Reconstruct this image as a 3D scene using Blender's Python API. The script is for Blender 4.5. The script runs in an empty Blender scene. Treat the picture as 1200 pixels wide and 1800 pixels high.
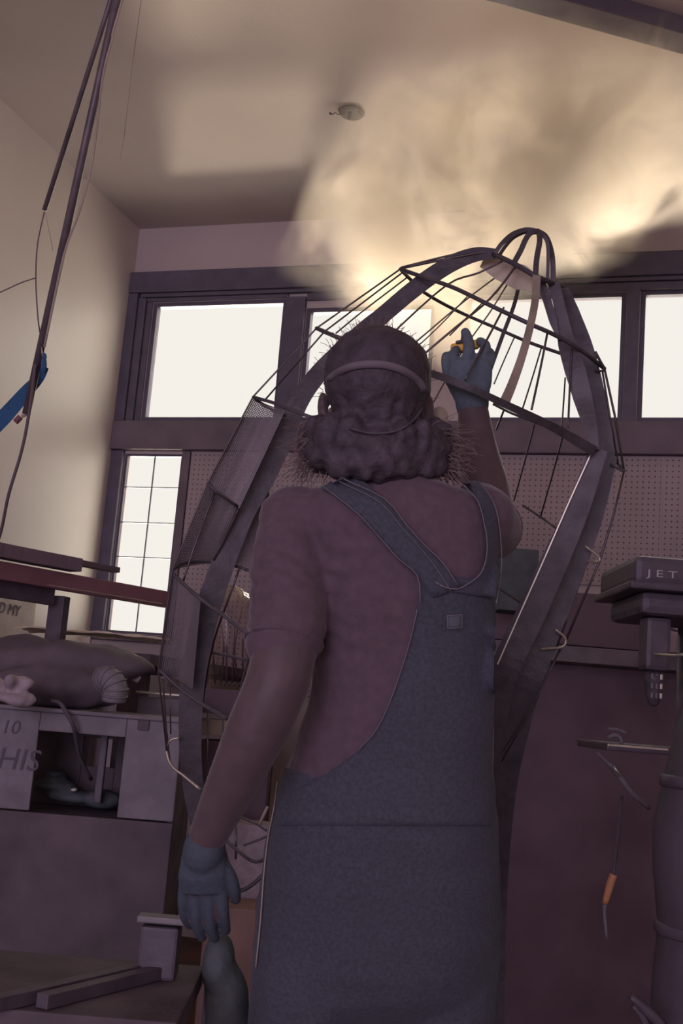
import bpy, bmesh, math, random
from math import sin, cos, pi, radians, sqrt
from mathutils import Vector, Matrix, noise
from mathutils.bvhtree import BVHTree
random.seed(7)
SC = bpy.context.scene
COL = SC.collection

# ------------------------------------------------------------------ camera
FPX = 2000.0
PITCH, ROLL, YAW = radians(9.9), radians(4.6), radians(17.4)
CP = Vector((0, 0, 1.10))
CF = Vector((-sin(YAW)*cos(PITCH), cos(YAW)*cos(PITCH), sin(PITCH)))
_R0 = Vector((cos(YAW), sin(YAW), 0)); _U0 = _R0.cross(CF)
CR = cos(ROLL)*_R0 + sin(ROLL)*_U0
CU = -sin(ROLL)*_R0 + cos(ROLL)*_U0
cam = bpy.data.cameras.new('camera'); cam_o = bpy.data.objects.new('camera', cam); COL.objects.link(cam_o)
cam.sensor_fit = 'VERTICAL'; cam.sensor_height = 36; cam.lens = FPX*36/1800
cam.clip_start = 0.05; cam.clip_end = 200
cam_o.matrix_world = Matrix(((CR.x, CU.x, -CF.x, CP.x), (CR.y, CU.y, -CF.y, CP.y), (CR.z, CU.z, -CF.z, CP.z), (0, 0, 0, 1)))
SC.camera = cam_o

# ------------------------------------------------------------------ light, sky, exposure
w = bpy.data.worlds.new('overcast_sky'); SC.world = w; w.use_nodes = True
w.node_tree.nodes['Background'].inputs[0].default_value = (0.915, 0.875, 0.81, 1)
w.node_tree.nodes['Background'].inputs[1].default_value = 1.0

def sun(name, direction, strength, color, angle):
    l = bpy.data.lights.new(name, 'SUN'); l.energy = strength; l.color = color; l.angle = radians(angle)
    o = bpy.data.objects.new(name, l); COL.objects.link(o)
    o.rotation_euler = Vector(direction).to_track_quat('-Z', 'Y').to_euler(); o.location = (-3, 9, 4)
    return o
sun('low_sun', (0.44, -0.893, -0.115), 2.2, (1.0, 0.80, 0.55), 1.5)
sun('sun_glint_from_wet_ground', (0.46, -1.0, 0.77), 1.75, (1.0, 0.86, 0.66), 6.5)
sun('added_smoke_sun', (0.42, -0.893, 0.19), 8.3, (1.0, 0.85, 0.66), 15)  # extra sun added to light the smoke from below
sun('bright_overcast_daylight', (0.1, -1.0, -0.35), 1.6, (1.0, 0.93, 0.84), 75)
sun('added_left_wall_sun', (-0.55, -0.85, -0.15), 3.8, (1.0, 0.90, 0.76), 100)  # extra wide sun added to brighten the left wall
sun('added_upward_fill', (0.0, -0.9, 0.5), 2.2, (1.0, 0.88, 0.78), 90)  # extra upward light added for the ceiling and smoke

def area(name, loc, target, sx, sy, power, color):
    l = bpy.data.lights.new(name, 'AREA'); l.shape = 'RECTANGLE'; l.size = sx; l.size_y = sy
    l.energy = power; l.color = color
    o = bpy.data.objects.new(name, l); COL.objects.link(o); o.location = loc
    o.rotation_euler = (Vector(target)-Vector(loc)).to_track_quat('-Z', 'Y').to_euler()
    return o
area('added_fill_lamp', (-0.4, -6.6, 1.8), (-0.8, 3.0, 1.3), 4.6, 3.3, 225, (0.94, 0.79, 1.12))  # unseen fill lamp added behind the camera to lift the darks

SC.view_settings.view_transform = 'Standard'; SC.view_settings.look = 'None'
SC.view_settings.exposure = 0.0; SC.view_settings.gamma = 1.0
SC.view_settings.use_curve_mapping = False
SC.cycles.max_bounces = 6; SC.cycles.diffuse_bounces = 4; SC.cycles.glossy_bounces = 2
SC.cycles.transparent_max_bounces = 16; SC.cycles.volume_bounces = 2
SC.cycles.volume_step_rate = 2.0; SC.cycles.volume_max_steps = 64
SC.cycles.use_denoising = True
SC.cycles.sample_clamp_indirect = 4.0

# ------------------------------------------------------------------ helpers
def P(x, y, t):                      # point seen at pixel x,y at view depth t (metres)
    return CP + (CF + CR*((x-600)/FPX) + CU*((900-y)/FPX))*t
def onY(x, y, v):
    d = CF + CR*((x-600)/FPX) + CU*((900-y)/FPX); return CP + d*((v-CP.y)/d.y)

def material(name, color, rough=0.8, metal=0.0, vary=0.15, scale=8.0, bump=0.0, bscale=60.0, spec=0.3, alpha=1.0, sheen=0.0):
    m = bpy.data.materials.new(name); m.use_nodes = True; nt = m.node_tree; b = nt.nodes['Principled BSDF']
    b.inputs['Roughness'].default_value = rough; b.inputs['Metallic'].default_value = metal
    b.inputs['Specular IOR Level'].default_value = spec
    if sheen: b.inputs['Sheen Weight'].default_value = sheen; b.inputs['Sheen Roughness'].default_value = 0.4
    tc = nt.nodes.new('ShaderNodeTexCoord')
    n = nt.nodes.new('ShaderNodeTexNoise'); n.inputs['Scale'].default_value = scale; n.inputs['Detail'].default_value = 4
    nt.links.new(tc.outputs['Object'], n.inputs['Vector'])
    r = nt.nodes.new('ShaderNodeValToRGB')
    r.color_ramp.elements[0].position = 0.3; r.color_ramp.elements[1].position = 0.7
    r.color_ramp.elements[0].color = tuple(c*(1-vary) for c in color)+(1,)
    r.color_ramp.elements[1].color = tuple(min(1, c*(1+vary)) for c in color)+(1,)
    nt.links.new(n.outputs['Fac'], r.inputs['Fac']); nt.links.new(r.outputs['Color'], b.inputs['Base Color'])
    if bump:
        n2 = nt.nodes.new('ShaderNodeTexNoise'); n2.inputs['Scale'].default_value = bscale; n2.inputs['Detail'].default_value = 5
        nt.links.new(tc.outputs['Object'], n2.inputs['Vector'])
        bp = nt.nodes.new('ShaderNodeBump'); bp.inputs['Strength'].default_value = bump; bp.inputs['Distance'].default_value = 0.01
        nt.links.new(n2.outputs['Fac'], bp.inputs['Height']); nt.links.new(bp.outputs['Normal'], b.inputs['Normal'])
    b.inputs['Alpha'].default_value = alpha
    return m

M = {}
M['ceiling'] = material('ceiling_paint', (0.52, 0.45, 0.41), 0.9, vary=0.05, scale=2, bump=0.1, bscale=120)
M['wall'] = material('wall_paint', (0.62, 0.55, 0.48), 0.45, vary=0.05, scale=1.5, spec=0.5)
M['wall_back'] = material('drywall_back', (0.50, 0.43, 0.41), 0.9, vary=0.05, scale=2)
M['floor'] = material('concrete_floor', (0.22, 0.13, 0.10), 0.6, vary=0.3, scale=3, bump=0.2)
M['trim'] = material('dark_window_trim', (0.11, 0.098, 0.13), 0.55, vary=0.15, scale=12)
M['sill'] = material('dark_sill_band', (0.16, 0.125, 0.145), 0.7, vary=0.15, scale=8)
M['beam'] = material('dark_ceiling_beam', (0.105, 0.085, 0.105), 0.7)
M['steel'] = material('blackened_steel', (0.095, 0.084, 0.092), 0.5, metal=0.2, vary=0.25, scale=20, bump=0.15, bscale=80)
M['wood_rib'] = material('pale_bent_rib', (0.30, 0.25, 0.19), 0.6, vary=0.3, scale=14)
M['rod'] = material('thin_steel_rod', (0.12, 0.10, 0.10), 0.35, metal=0.5, vary=0.2, scale=30)
M['mesh'] = material('wire_mesh', (0.16, 0.135, 0.14), 0.5, metal=0.3)
M['paper'] = material('cream_paper', (0.62, 0.54, 0.42), 0.9, vary=0.1, scale=16)
M['skin'] = material('skin', (0.115, 0.08, 0.085), 0.55, vary=0.1, scale=30, sheen=0.3)
M['shirt'] = material('maroon_cotton', (0.125, 0.085, 0.105), 0.95, vary=0.12, scale=60, bump=0.2, bscale=300, sheen=0.25)
M['denim'] = material('blue_denim', (0.074, 0.078, 0.10), 0.95, vary=0.2, scale=160, bump=0.3, bscale=500, sheen=0.1)
M['stitch'] = material('pale_stitching', (0.20, 0.19, 0.215), 0.9)
M['patch'] = material('grey_blue_label', (0.13, 0.145, 0.17), 0.9)
M['hair'] = material('dark_hair', (0.07, 0.055, 0.068), 0.6, vary=0.3, scale=40, bump=0.4, bscale=90)
M['strand'] = material('hair_strands', (0.12, 0.08, 0.07), 0.45, vary=0.3, scale=40)
M['band'] = material('grey_elastic', (0.17, 0.145, 0.16), 0.9)
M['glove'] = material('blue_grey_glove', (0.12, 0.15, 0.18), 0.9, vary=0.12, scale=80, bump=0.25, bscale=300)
M['yellow'] = material('yellow_plastic', (0.85, 0.50, 0.07), 0.4, vary=0.1)
M['black'] = material('black_rubber', (0.095, 0.08, 0.095), 0.6)
M['deepblack'] = material('deep_black_bracket', (0.035, 0.028, 0.04), 0.7)  # one even black, darker than the rubber
M['darkmetal'] = material('dark_cast_iron', (0.10, 0.082, 0.10), 0.5, metal=0.1, vary=0.2, scale=20, bump=0.1)
M['maroon'] = material('maroon_paint', (0.19, 0.09, 0.105), 0.55, vary=0.15, scale=10)
M['darkmaroon'] = material('dark_red_tool_chest', (0.165, 0.115, 0.14), 0.6, vary=0.15, scale=6)
M['greymachine'] = material('grey_machine_paint', (0.19, 0.17, 0.185), 0.6, vary=0.2, scale=14, bump=0.15)
M['bench'] = material('dark_bench', (0.115, 0.092, 0.105), 0.75, vary=0.25, scale=9, bump=0.2)
M['scuffed'] = material('scuffed_metal', (0.20, 0.18, 0.185), 0.5, metal=0.2)
M['bright'] = material('bare_metal_and_highlight', (0.50, 0.46, 0.36), 0.35, metal=0.6, vary=0.15, scale=30)
M['teal'] = material('dark_teal_cloth', (0.105, 0.12, 0.125), 0.9, vary=0.2, scale=20, bump=0.3)
M['shaded_glove'] = material('shaded_blue_grey_glove', (0.08, 0.10, 0.125), 0.9, vary=0.12, scale=80, bump=0.25, bscale=300)  # darker copy of the glove colour, shade painted on the left hand
M['scribble'] = material('faded_marker', (0.12, 0.10, 0.125), 0.8)
M['cardboard'] = material('brown_cardboard', (0.30, 0.19, 0.16), 0.9)
M['rag'] = material('crumpled_rag', (0.36, 0.30, 0.32), 0.95, vary=0.2, scale=30)
M['blue'] = material('blue_strap', (0.04, 0.12, 0.24), 0.8, vary=0.15, scale=40, bump=0.2)
M['pipe'] = material('galvanised_pipe', (0.14, 0.115, 0.125), 0.45, metal=0.3, vary=0.25, scale=20)
M['cord'] = material('dark_cord', (0.13, 0.10, 0.11), 0.7)
M['palecord'] = material('pale_rim_light', (0.40, 0.34, 0.27), 0.7)
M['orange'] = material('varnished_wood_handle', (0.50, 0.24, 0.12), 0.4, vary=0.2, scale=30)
M['letter'] = material('pale_lettering', (0.50, 0.45, 0.45), 0.6)
M['ink'] = material('dark_marker', (0.12, 0.10, 0.12), 0.8)
M['bark'] = material('bare_bark', (0.16, 0.11, 0.07), 0.9)
M['board'] = material('pale_board_and_lit_wall', (0.50, 0.44, 0.38), 0.7)
M['white'] = material('white_plastic', (0.7, 0.66, 0.6), 0.4)

def glass_mat():
    m = bpy.data.materials.new('window_glass'); m.use_nodes = True; nt = m.node_tree; nt.nodes.clear()
    o = nt.nodes.new('ShaderNodeOutputMaterial'); mx = nt.nodes.new('ShaderNodeMixShader')
    t = nt.nodes.new('ShaderNodeBsdfTransparent'); g = nt.nodes.new('ShaderNodeBsdfGlossy'); g.inputs['Roughness'].default_value = 0.03
    f = nt.nodes.new('ShaderNodeFresnel'); f.inputs[0].default_value = 1.12
    nt.links.new(f.outputs[0], mx.inputs[0]); nt.links.new(t.outputs[0], mx.inputs[1]); nt.links.new(g.outputs[0], mx.inputs[2])
    nt.links.new(mx.outputs[0], o.inputs[0]); return m
M['glass'] = glass_mat()
def plastic_mat():
    m = bpy.data.materials.new('clear_plastic_film'); m.use_nodes = True; nt = m.node_tree; nt.nodes.clear()
    o = nt.nodes.new('ShaderNodeOutputMaterial'); mx = nt.nodes.new('ShaderNodeMixShader')
    t = nt.nodes.new('ShaderNodeBsdfTransparent'); t.inputs[0].default_value = (0.85, 0.8, 0.8, 1)
    g = nt.nodes.new('ShaderNodeBsdfGlossy'); g.inputs['Roughness'].default_value = 0.15; g.inputs[0].default_value = (0.9, 0.8, 0.75, 1)
    f = nt.nodes.new('ShaderNodeLayerWeight'); f.inputs[0].default_value = 0.45
    nt.links.new(f.outputs['Facing'], mx.inputs[0]); nt.links.new(t.outputs[0], mx.inputs[1]); nt.links.new(g.outputs[0], mx.inputs[2])
    nt.links.new(mx.outputs[0], o.inputs[0]); return m
M['film'] = plastic_mat()
def peg_mat():
    m = material('pegboard_hardboard', (0.36, 0.30, 0.30), 0.85, vary=0.08, scale=5); nt = m.node_tree; b = nt.nodes['Principled BSDF']
    base = b.inputs['Base Color'].links[0].from_socket
    tc = nt.nodes.new('ShaderNodeTexCoord')
    sc = nt.nodes.new('ShaderNodeVectorMath'); sc.operation = 'SCALE'; sc.inputs['Scale'].default_value = 1/0.0254
    fr = nt.nodes.new('ShaderNodeVectorMath'); fr.operation = 'FRACTION'
    sb = nt.nodes.new('ShaderNodeVectorMath'); sb.operation = 'SUBTRACT'; sb.inputs[1].default_value = (0.5, 0, 0.5)
    mu = nt.nodes.new('ShaderNodeVectorMath'); mu.operation = 'MULTIPLY'; mu.inputs[1].default_value = (1, 0, 1)
    ln = nt.nodes.new('ShaderNodeVectorMath'); ln.operation = 'LENGTH'
    lt = nt.nodes.new('ShaderNodeMath'); lt.operation = 'LESS_THAN'; lt.inputs[1].default_value = 0.15
    mix = nt.nodes.new('ShaderNodeMix'); mix.data_type = 'RGBA'; mix.inputs['B'].default_value = (0.12, 0.09, 0.10, 1)
    L = nt.links.new
    L(tc.outputs['Object'], sc.inputs[0]); L(sc.outputs[0], fr.inputs[0]); L(fr.outputs[0], sb.inputs[0]); L(sb.outputs[0], mu.inputs[0])
    L(mu.outputs[0], ln.inputs[0]); L(ln.outputs['Value'], lt.inputs[0]); L(lt.outputs[0], mix.inputs['Factor']); L(base, mix.inputs['A'])
    L(mix.outputs['Result'], b.inputs['Base Color']); return m
M['peg'] = peg_mat()

def obj(name, bm, mat, parent=None, smooth=False):
    if isinstance(bm, bmesh.types.BMesh):
        bmesh.ops.recalc_face_normals(bm, faces=bm.faces[:])
        me = bpy.data.meshes.new(name); bm.to_mesh(me); bm.free()
    else: me = bm
    if smooth:
        for p in me.polygons: p.use_smooth = True
    me.materials.clear(); me.materials.append(mat if not isinstance(mat, str) else M[mat])
    o = bpy.data.objects.new(name, me); COL.objects.link(o)
    if parent:
        o.parent = parent
        o.matrix_parent_inverse = Matrix.Translation(-parent.location) if parent.type == 'EMPTY' else Matrix.Identity(4)
    return o
def tag(o, label=None, cat=None, group=None, kind=None):
    if label: o['label'] = label
    if cat: o['category'] = cat
    if group: o['group'] = group
    if kind: o['kind'] = kind
    return o
def empty(name, loc, label, cat, group=None, kind=None):
    o = bpy.data.objects.new(name, None); COL.objects.link(o); o.location = loc; o.empty_display_size = 0.1
    return tag(o, label, cat, group, kind)
def B(): return bmesh.new()
def box(bm, a, b, bevel=0.0):
    a, b = Vector(a), Vector(b); lo = Vector(map(min, a, b)); hi = Vector(map(max, a, b))
    return obox(bm, (lo+hi)/2, (hi-lo)/2, bevel=bevel)
def obox(bm, c, h, X=Vector((1, 0, 0)), Y=Vector((0, 1, 0)), Z=Vector((0, 0, 1)), bevel=0.0):
    t = bmesh.new(); vs = []
    for sx in (-1, 1):
        for sy in (-1, 1):
            for sz in (-1, 1): vs.append(t.verts.new(Vector(c)+X*(h[0]*sx)+Y*(h[1]*sy)+Z*(h[2]*sz)))
    for f in ((0, 1, 3, 2), (4, 6, 7, 5), (0, 4, 5, 1), (2, 3, 7, 6), (0, 2, 6, 4), (1, 5, 7, 3)): t.faces.new([vs[i] for i in f])
    if bevel: bmesh.ops.bevel(t, geom=t.edges[:], offset=bevel, segments=2, affect='EDGES', profile=0.6)
    me = bpy.data.meshes.new('tmp'); t.to_mesh(me); t.free(); bm.from_mesh(me); bpy.data.meshes.remove(me)
    return bm
def loft(bm, rings, n=16, close=True, power=2.0):
    """rings: (centre, axisA, ra, axisB, rb)"""
    prev = None; first = None
    for (c, A, ra, Bx, rb) in rings:
        vs = []
        for i in range(n):
            th = 2*pi*i/n; cx, sy = cos(th), sin(th)
            ex = abs(cx)**(2/power)*(1 if cx >= 0 else -1); ey = abs(sy)**(2/power)*(1 if sy >= 0 else -1)
            vs.append(bm.verts.new(c + A*(ra*ex) + Bx*(rb*ey)))
        if prev:
            for i in range(n): bm.faces.new((prev[i], prev[(i+1) % n], vs[(i+1) % n], vs[i]))
        else: first = vs
        prev = vs
    if close:
        bm.faces.new(first[::-1]); bm.faces.new(prev)
    return bm
def frames(pts, hint):
    out = []
    for i in range(len(pts)):
        d = (pts[min(i+1, len(pts)-1)] - pts[max(i-1, 0)]).normalized()
        A = hint - d*hint.dot(d)
        if A.length < 1e-3: A = d.orthogonal()
        A.normalize(); out.append((A, d.cross(A).normalized()))
    return out
def smoothpath(pts, k=4):
    if len(pts) < 3 or k <= 1: return [Vector(p) for p in pts]
    pts = [Vector(p) for p in pts]; q = [pts[0]*2-pts[1]]+pts+[pts[-1]*2-pts[-2]]; out = []
    for i in range(1, len(q)-2):
        for j in range(k):
            t = j/k; a, b, c, d = q[i-1], q[i], q[i+1], q[i+2]
            out.append(0.5*((2*b)+(c-a)*t+(2*a-5*b+4*c-d)*t*t+(3*b-a-3*c+d)*t**3))
    out.append(pts[-1]); return out
def tube(bm, pts, r, n=8, k=4, hint=None):
    base = len(pts); pts2 = smoothpath(pts, k); hint = hint or CF
    if isinstance(r, (list, tuple)):
        rr = []
        for i in range(len(pts2)):
            u = i/(len(pts2)-1)*(base-1); j = min(int(u), base-2); rr.append(r[j]+(r[j+1]-r[j])*(u-j))
    else: rr = [r]*len(pts2)
    fr = frames(pts2, hint)
    return loft(bm, [(p, f[0], q, f[1], q) for p, f, q in zip(pts2, fr, rr)], n)
def strip(bm, pts, wdt, thick, k=5):
    """flat bar: wide across the view, thick along it"""
    base = len(pts); p2 = smoothpath(pts, k)
    ws = wdt if isinstance(wdt, (list, tuple)) else [wdt]*base
    rings = []
    for i, p in enumerate(p2):
        u = i/(len(p2)-1)*(base-1); j = min(int(u), base-2); ww = ws[j]+(ws[j+1]-ws[j])*(u-j)
        d = (p2[min(i+1, len(p2)-1)]-p2[max(i-1, 0)]).normalized()
        n = (p-CP).normalized(); n = (n-d*n.dot(d)).normalized(); s = d.cross(n)
        rings.append((p, s, ww/2, n, thick/2))
    prev = None
    for (c, A, a, Bx, b) in rings:
        vs = [bm.verts.new(c+A*a*x+Bx*b*y) for x, y in ((-1, -1), (1, -1), (1, 1), (-1, 1))]
        if prev:
            for i in range(4): bm.faces.new((prev[i], prev[(i+1) % 4], vs[(i+1) % 4], vs[i]))
        else: bm.faces.new(vs[::-1])
        prev = vs
    bm.faces.new(prev); return bm
def ell(bm, c, r, X=None, Y=None, Z=None, seg=16):
    X = X or CR; Y = Y or CF; Z = Z or CU
    t = bmesh.new(); bmesh.ops.create_uvsphere(t, u_segments=seg, v_segments=max(6, seg//2), radius=1)
    for v in t.verts: v.co = Vector(c)+X*(v.co.x*r[0])+Y*(v.co.y*r[1])+Z*(v.co.z*r[2])
    me = bpy.data.meshes.new('t'); t.to_mesh(me); t.free(); bm.from_mesh(me); bpy.data.meshes.remove(me); return bm
def fuse(bm, voxel, smooth=3, disp=None):
    bmesh.ops.recalc_face_normals(bm, faces=bm.faces[:])
    me = bpy.data.meshes.new('f'); bm.to_mesh(me); bm.free()
    o = bpy.data.objects.new('f', me); COL.objects.link(o)
    m = o.modifiers.new('r', 'REMESH'); m.mode = 'VOXEL'; m.voxel_size = voxel; m.use_smooth_shade = True
    if smooth:
        s = o.modifiers.new('s', 'SMOOTH'); s.iterations = smooth; s.factor = 0.5
    dg = bpy.context.evaluated_depsgraph_get(); dg.update()
    out = bpy.data.meshes.new_from_object(o.evaluated_get(dg)); bpy.data.objects.remove(o)
    if disp:
        b2 = bmesh.new(); b2.from_mesh(out); b2.normal_update()
        for v in b2.verts: v.co += v.normal*disp(v.co)
        b2.to_mesh(out); b2.free()
    for p in out.polygons: p.use_smooth = True
    return out
def text_mesh(s, size, ext=0.001, shear=0.0):
    c = bpy.data.curves.new('t', 'FONT'); c.body = s; c.size = size; c.extrude = ext; c.shear = shear; c.align_x = 'LEFT'; c.resolution_u = 3
    o = bpy.data.objects.new('t', c); COL.objects.link(o)
    dg = bpy.context.evaluated_depsgraph_get(); me = bpy.data.meshes.new_from_object(o.evaluated_get(dg)); bpy.data.objects.remove(o); return me

# ------------------------------------------------------------------ room shell
XL, XR, YB, YF, ZC = -2.9, 2.2, 5.2, -7.0, 3.58
WT = .06
WINS = [(-2.765, -2.01, 2.506, 3.155), (-1.90, -1.23, 2.506, 3.10), (-1.08, -0.32, 2.506, 3.135), (-0.255, 0.46, 2.506, 3.14)]
LOW = (-2.83, -2.50, 1.40, 2.33)
floor = B(); box(floor, (XL-.15, YF-.15, -0.1), (XR+.15, YB+.15, 0)); tag(obj('floor', floor, 'floor'), kind='structure')
ceil = B(); box(ceil, (XL-.15, YF-.15, ZC), (XR+.15, YB+.15, ZC+.12)); tag(obj('ceiling', ceil, 'ceiling'), kind='structure')
b = B(); box(b, (XL-.15, YF-.15, 0), (XL, YB+.15, ZC)); tag(obj('wall_left', b, 'wall'), kind='structure')
b = B(); box(b, (XR, YF-.15, 0), (XR+.15, YB+.15, ZC)); tag(obj('wall_right', b, 'wall'), kind='structure')
b = B(); box(b, (XL, YF-.15, 0), (XR, YF, ZC)); tag(obj('wall_front', b, 'wall'), kind='structure')
b = B()
holes = WINS+[LOW]
xs = sorted({XL, XR}|{h[0] for h in holes}|{h[1] for h in holes}); zs = sorted({0, ZC}|{h[2] for h in holes}|{h[3] for h in holes})
for i in range(len(xs)-1):
    run = None
    for j in range(len(zs)-1):
        cx, cz = (xs[i]+xs[i+1])/2, (zs[j]+zs[j+1])/2
        inside = any(h[0] < cx < h[1] and h[2] < cz < h[3] for h in holes)
        if not inside:
            if run is None: run = zs[j]
        if (inside or j == len(zs)-2) and run is not None:
            box(b, (xs[i], YB, run), (xs[i+1], YB+WT, zs[j] if inside else zs[j+1])); run = None
bmesh.ops.remove_doubles(b, verts=b.verts[:], dist=1e-4)
tag(obj('wall_back', b, 'wall_back'), kind='structure')

for k, (x0, x1, z0, z1) in enumerate(WINS, 1):
    wn = empty('window_%d' % k, ((x0+x1)/2, YB, z0), None, None, kind='structure')
    fr = B(); t = 0.022
    for (a, c) in (((x0, z0), (x0+t, z1)), ((x1-t, z0), (x1, z1)), ((x0+t, z0), (x1-t, z0+t)), ((x0+t, z1-t), (x1-t, z1))):
        box(fr, (a[0], YB+.002, a[1]), (c[0], YB+.045, c[1]), .002)
    obj('window_frame', fr, 'trim', wn)
    pn = B(); box(pn, (x0+t, YB+.024, z0+t), (x1-t, YB+.028, z1-t)); obj('pane', pn, 'glass', wn)
wn = empty('window_5', (-2.66, YB, LOW[2]), None, None, kind='structure')
fr = B(); t = 0.012
x0, x1, z0, z1 = LOW
for (a, c) in (((x0, z0), (x0+t, z1)), ((x1-t, z0), (x1, z1)), ((x0+t, z0), (x1-t, z0+t)), ((x0+t, z1-t), (x1-t, z1))):
    box(fr, (a[0], YB+.002, a[1]), (c[0], YB+.03, c[1]), .002)
obj('window_frame', fr, 'trim', wn)
xm = -2.665
for zz in (1.60, 1.79, 1.97, 2.155):
    m_ = B(); box(m_, (x0+t, YB+.010, zz-.0025), (x1-t, YB+.018, zz+.0025)); obj('muntin', m_, 'trim', wn)
m_ = B(); box(m_, (xm-.0025, YB+.009, z0+t), (xm+.0025, YB+.017, z1-t)); obj('muntin', m_, 'trim', wn)
pn = B(); box(pn, (x0+t, YB+.02, z0+t), (x1-t, YB+.023, z1-t)); obj('pane', pn, 'glass', wn)

def trimboard(n, a, c, m='trim', bev=.004):
    b = B(); box(b, a, c, bev); tag(obj('trim_%d' % n, b, m), kind='structure')
# casing round the upper row of windows: header, stepped stops, posts, sill band
trimboard(1, (XL, YB-.045, 3.20), (1.0, YB, 3.315)); trimboard(2, (-2.83, YB-.03, 3.178), (1.0, YB, 3.198))
trimboard(3, (-2.80, YB-.018, 3.157), (-2.0, YB, 3.176)); trimboard(16, (-1.9, YB-.018, 3.137), (1.0, YB, 3.176))
trimboard(4, (XL, YB-.04, 2.50), (-2.845, YB, 3.198)); trimboard(5, (-2.843, YB-.026, 2.50), (-2.80, YB, 3.176)); trimboard(6, (-2.798, YB-.014, 2.50), (-2.767, YB, 3.155))
trimboard(7, (-2.008, YB-.03, 2.50), (-1.902, YB, 3.155)); trimboard(8, (-1.228, YB-.012, 2.50), (-1.082, YB, 3.155), 'wall_back')
trimboard(9, (-0.318, YB-.03, 2.50), (-0.257, YB, 3.155)); trimboard(10, (0.462, YB-.03, 2.50), (0.55, YB, 3.155))
trimboard(11, (XL, YB-.05, 2.345), (1.0, YB, 2.497), 'sill'); trimboard(12, (XL+.001, YB-.03, 1.36), (-2.832, YB, 2.343)); trimboard(13, (-2.498, YB-.02, 1.36), (-2.455, YB, 2.343), 'sill')
trimboard(14, (-2.83, YB-.06, 1.36), (-2.455, YB, 1.395), 'sill')
# diagonal ceiling beam, upper right
b = B(); p0, p1 = Vector((-0.75, 3.44, ZC-.035)), Vector((0.9, 4.55, ZC-.035)); dx = (p1-p0).normalized()
obox(b, (p0+p1)/2+Vector((.03, -.06, 0)), ((p1-p0).length/2, .055, .034), dx, Vector((-dx.y, dx.x, 0)), Vector((0, 0, 1)), .004)
tag(obj('trim_15', b, 'beam'), kind='structure')

# pegboard sheets on the back wall
for i, (xa, xb, za, zb, lb) in enumerate([(-2.45, -1.36, 1.15, 2.34, 'tall brown pegboard sheet on the back wall beside the low window'),
        (-1.35, -0.14, 1.745, 2.34, 'brown pegboard sheet on the back wall behind the right side of the steel frame'),
        (-0.13, 1.08, 1.745, 2.34, 'brown pegboard sheet on the back wall above the drill press')]):
    b = B(); box(b, (xa, YB-.012, za), (xb, YB-.001, zb)); tag(obj('pegboard', b, 'peg'), lb, 'pegboard', 'pegboard sheets on the back wall')

# junction box / fixture on the ceiling
fx = empty('ceiling_fixture', (-1.43, 4.19, ZC), 'dark oval bracket hanging from the ceiling with a dangling wire', 'fixture')
b = B(); loft(b, [(Vector((-1.41, 4.19, ZC-h)), Vector((1, 0, 0)), r, Vector((0, 1, 0)), r*1.1) for h, r in ((0.0005, .045), (.006, .055), (.014, .05), (.018, .03))], 20); obj('base_plate', b, 'deepblack', fx, True)
b = B(); tube(b, [(-1.41, 4.17, ZC-.015), (-1.41, 4.165, ZC-.05)], .007); obj('stub', b, 'deepblack', fx, True)
b = B(); tube(b, [(-1.43, 4.17, ZC-.015), (-1.455, 4.16, ZC-.03), (-1.47, 4.16, ZC-.02), (-1.485, 4.16, ZC-.026), (-1.495, 4.16, ZC-.02)], [.003, .002, .002, .003, .006]); obj('wire', b, 'deepblack', fx, True)
b = B(); tube(b, [(-1.375, 4.17, ZC-.015), (-1.362, 4.165, ZC-.036)], .002); obj('wire', b, 'deepblack', fx, True)

# ------------------------------------------------------------------ bare plant outdoors
for (bx, lab) in ((-2.78, 'bare twiggy shrub outside the low window, its twin stems rising from below the frame'), (-2.60, 'bare leaning sapling outside the low window, at its right edge')):
    b = B(); rnd = random.Random(int(-bx*100)); base = Vector((bx, 6.0, 0)); yy = 6.0
    fork = Vector((bx, yy, 1.48)); tube(b, [base, fork+Vector((.005, 0, -.5)), fork], .007)
    for q in range(9):
        a = rnd.uniform(-.12, .12); tube(b, [fork+Vector((0, 0, rnd.uniform(-.15, .1))), fork+Vector((a*.5, rnd.uniform(-.05, .05), .12)), fork+Vector((a*1.2, rnd.uniform(-.1, .1), rnd.uniform(.18, .34)))], [.004, .003, .0015], 5)
    tag(obj('bare_shrub', b, 'bark', smooth=True), lab, 'shrub', 'bare shrubs outside')

# ------------------------------------------------------------------ hanging pipes, cords and strap, upper left
def to_ceiling(a, b2):
    d = b2-a; return a+d*((ZC-a.z)/d.z)
a0, a1 = P(78, 370, 3.0), P(195, 0, 2.95); topA = to_ceiling(a0, a1)
b = B(); tube(b, [a0, topA], .0068, 12, 1); tag(obj('hanging_pipe', b, 'pipe', smooth=True), 'shorter thin grey pipe hanging from the ceiling, its cut end above the blue strap', 'pipe', 'pipes hanging from the ceiling')
b0, b1 = P(46, 728, 2.9), P(205, 0, 2.9); topB = to_ceiling(b0, b1)
hp = empty('hanging_pipe', topB, 'longer dark pipe hanging from the ceiling with a brass nozzle end and blue strap', 'pipe', 'pipes hanging from the ceiling')
b = B(); tube(b, [b0, topB], .0105, 14, 1); obj('pipe_shaft', b, 'pipe', hp, True)
b = B(); tube(b, [b0, P(38, 732, 2.9)], .0045); obj('brass_fitting', b, 'palecord', hp, True)
b = B(); tube(b, [P(36, 733, 2.9), P(27, 742, 2.9)], .008, 10, 1); obj('nozzle', b, 'maroon', hp, True)
def cord(lbl, pts, r, m, name='dangling_wire', grp='cords hanging beside the pipes'):
    b = B(); tube(b, pts, r, 6, 6); return tag(obj(name, b, m, smooth=True), lbl, 'cord', grp)
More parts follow.
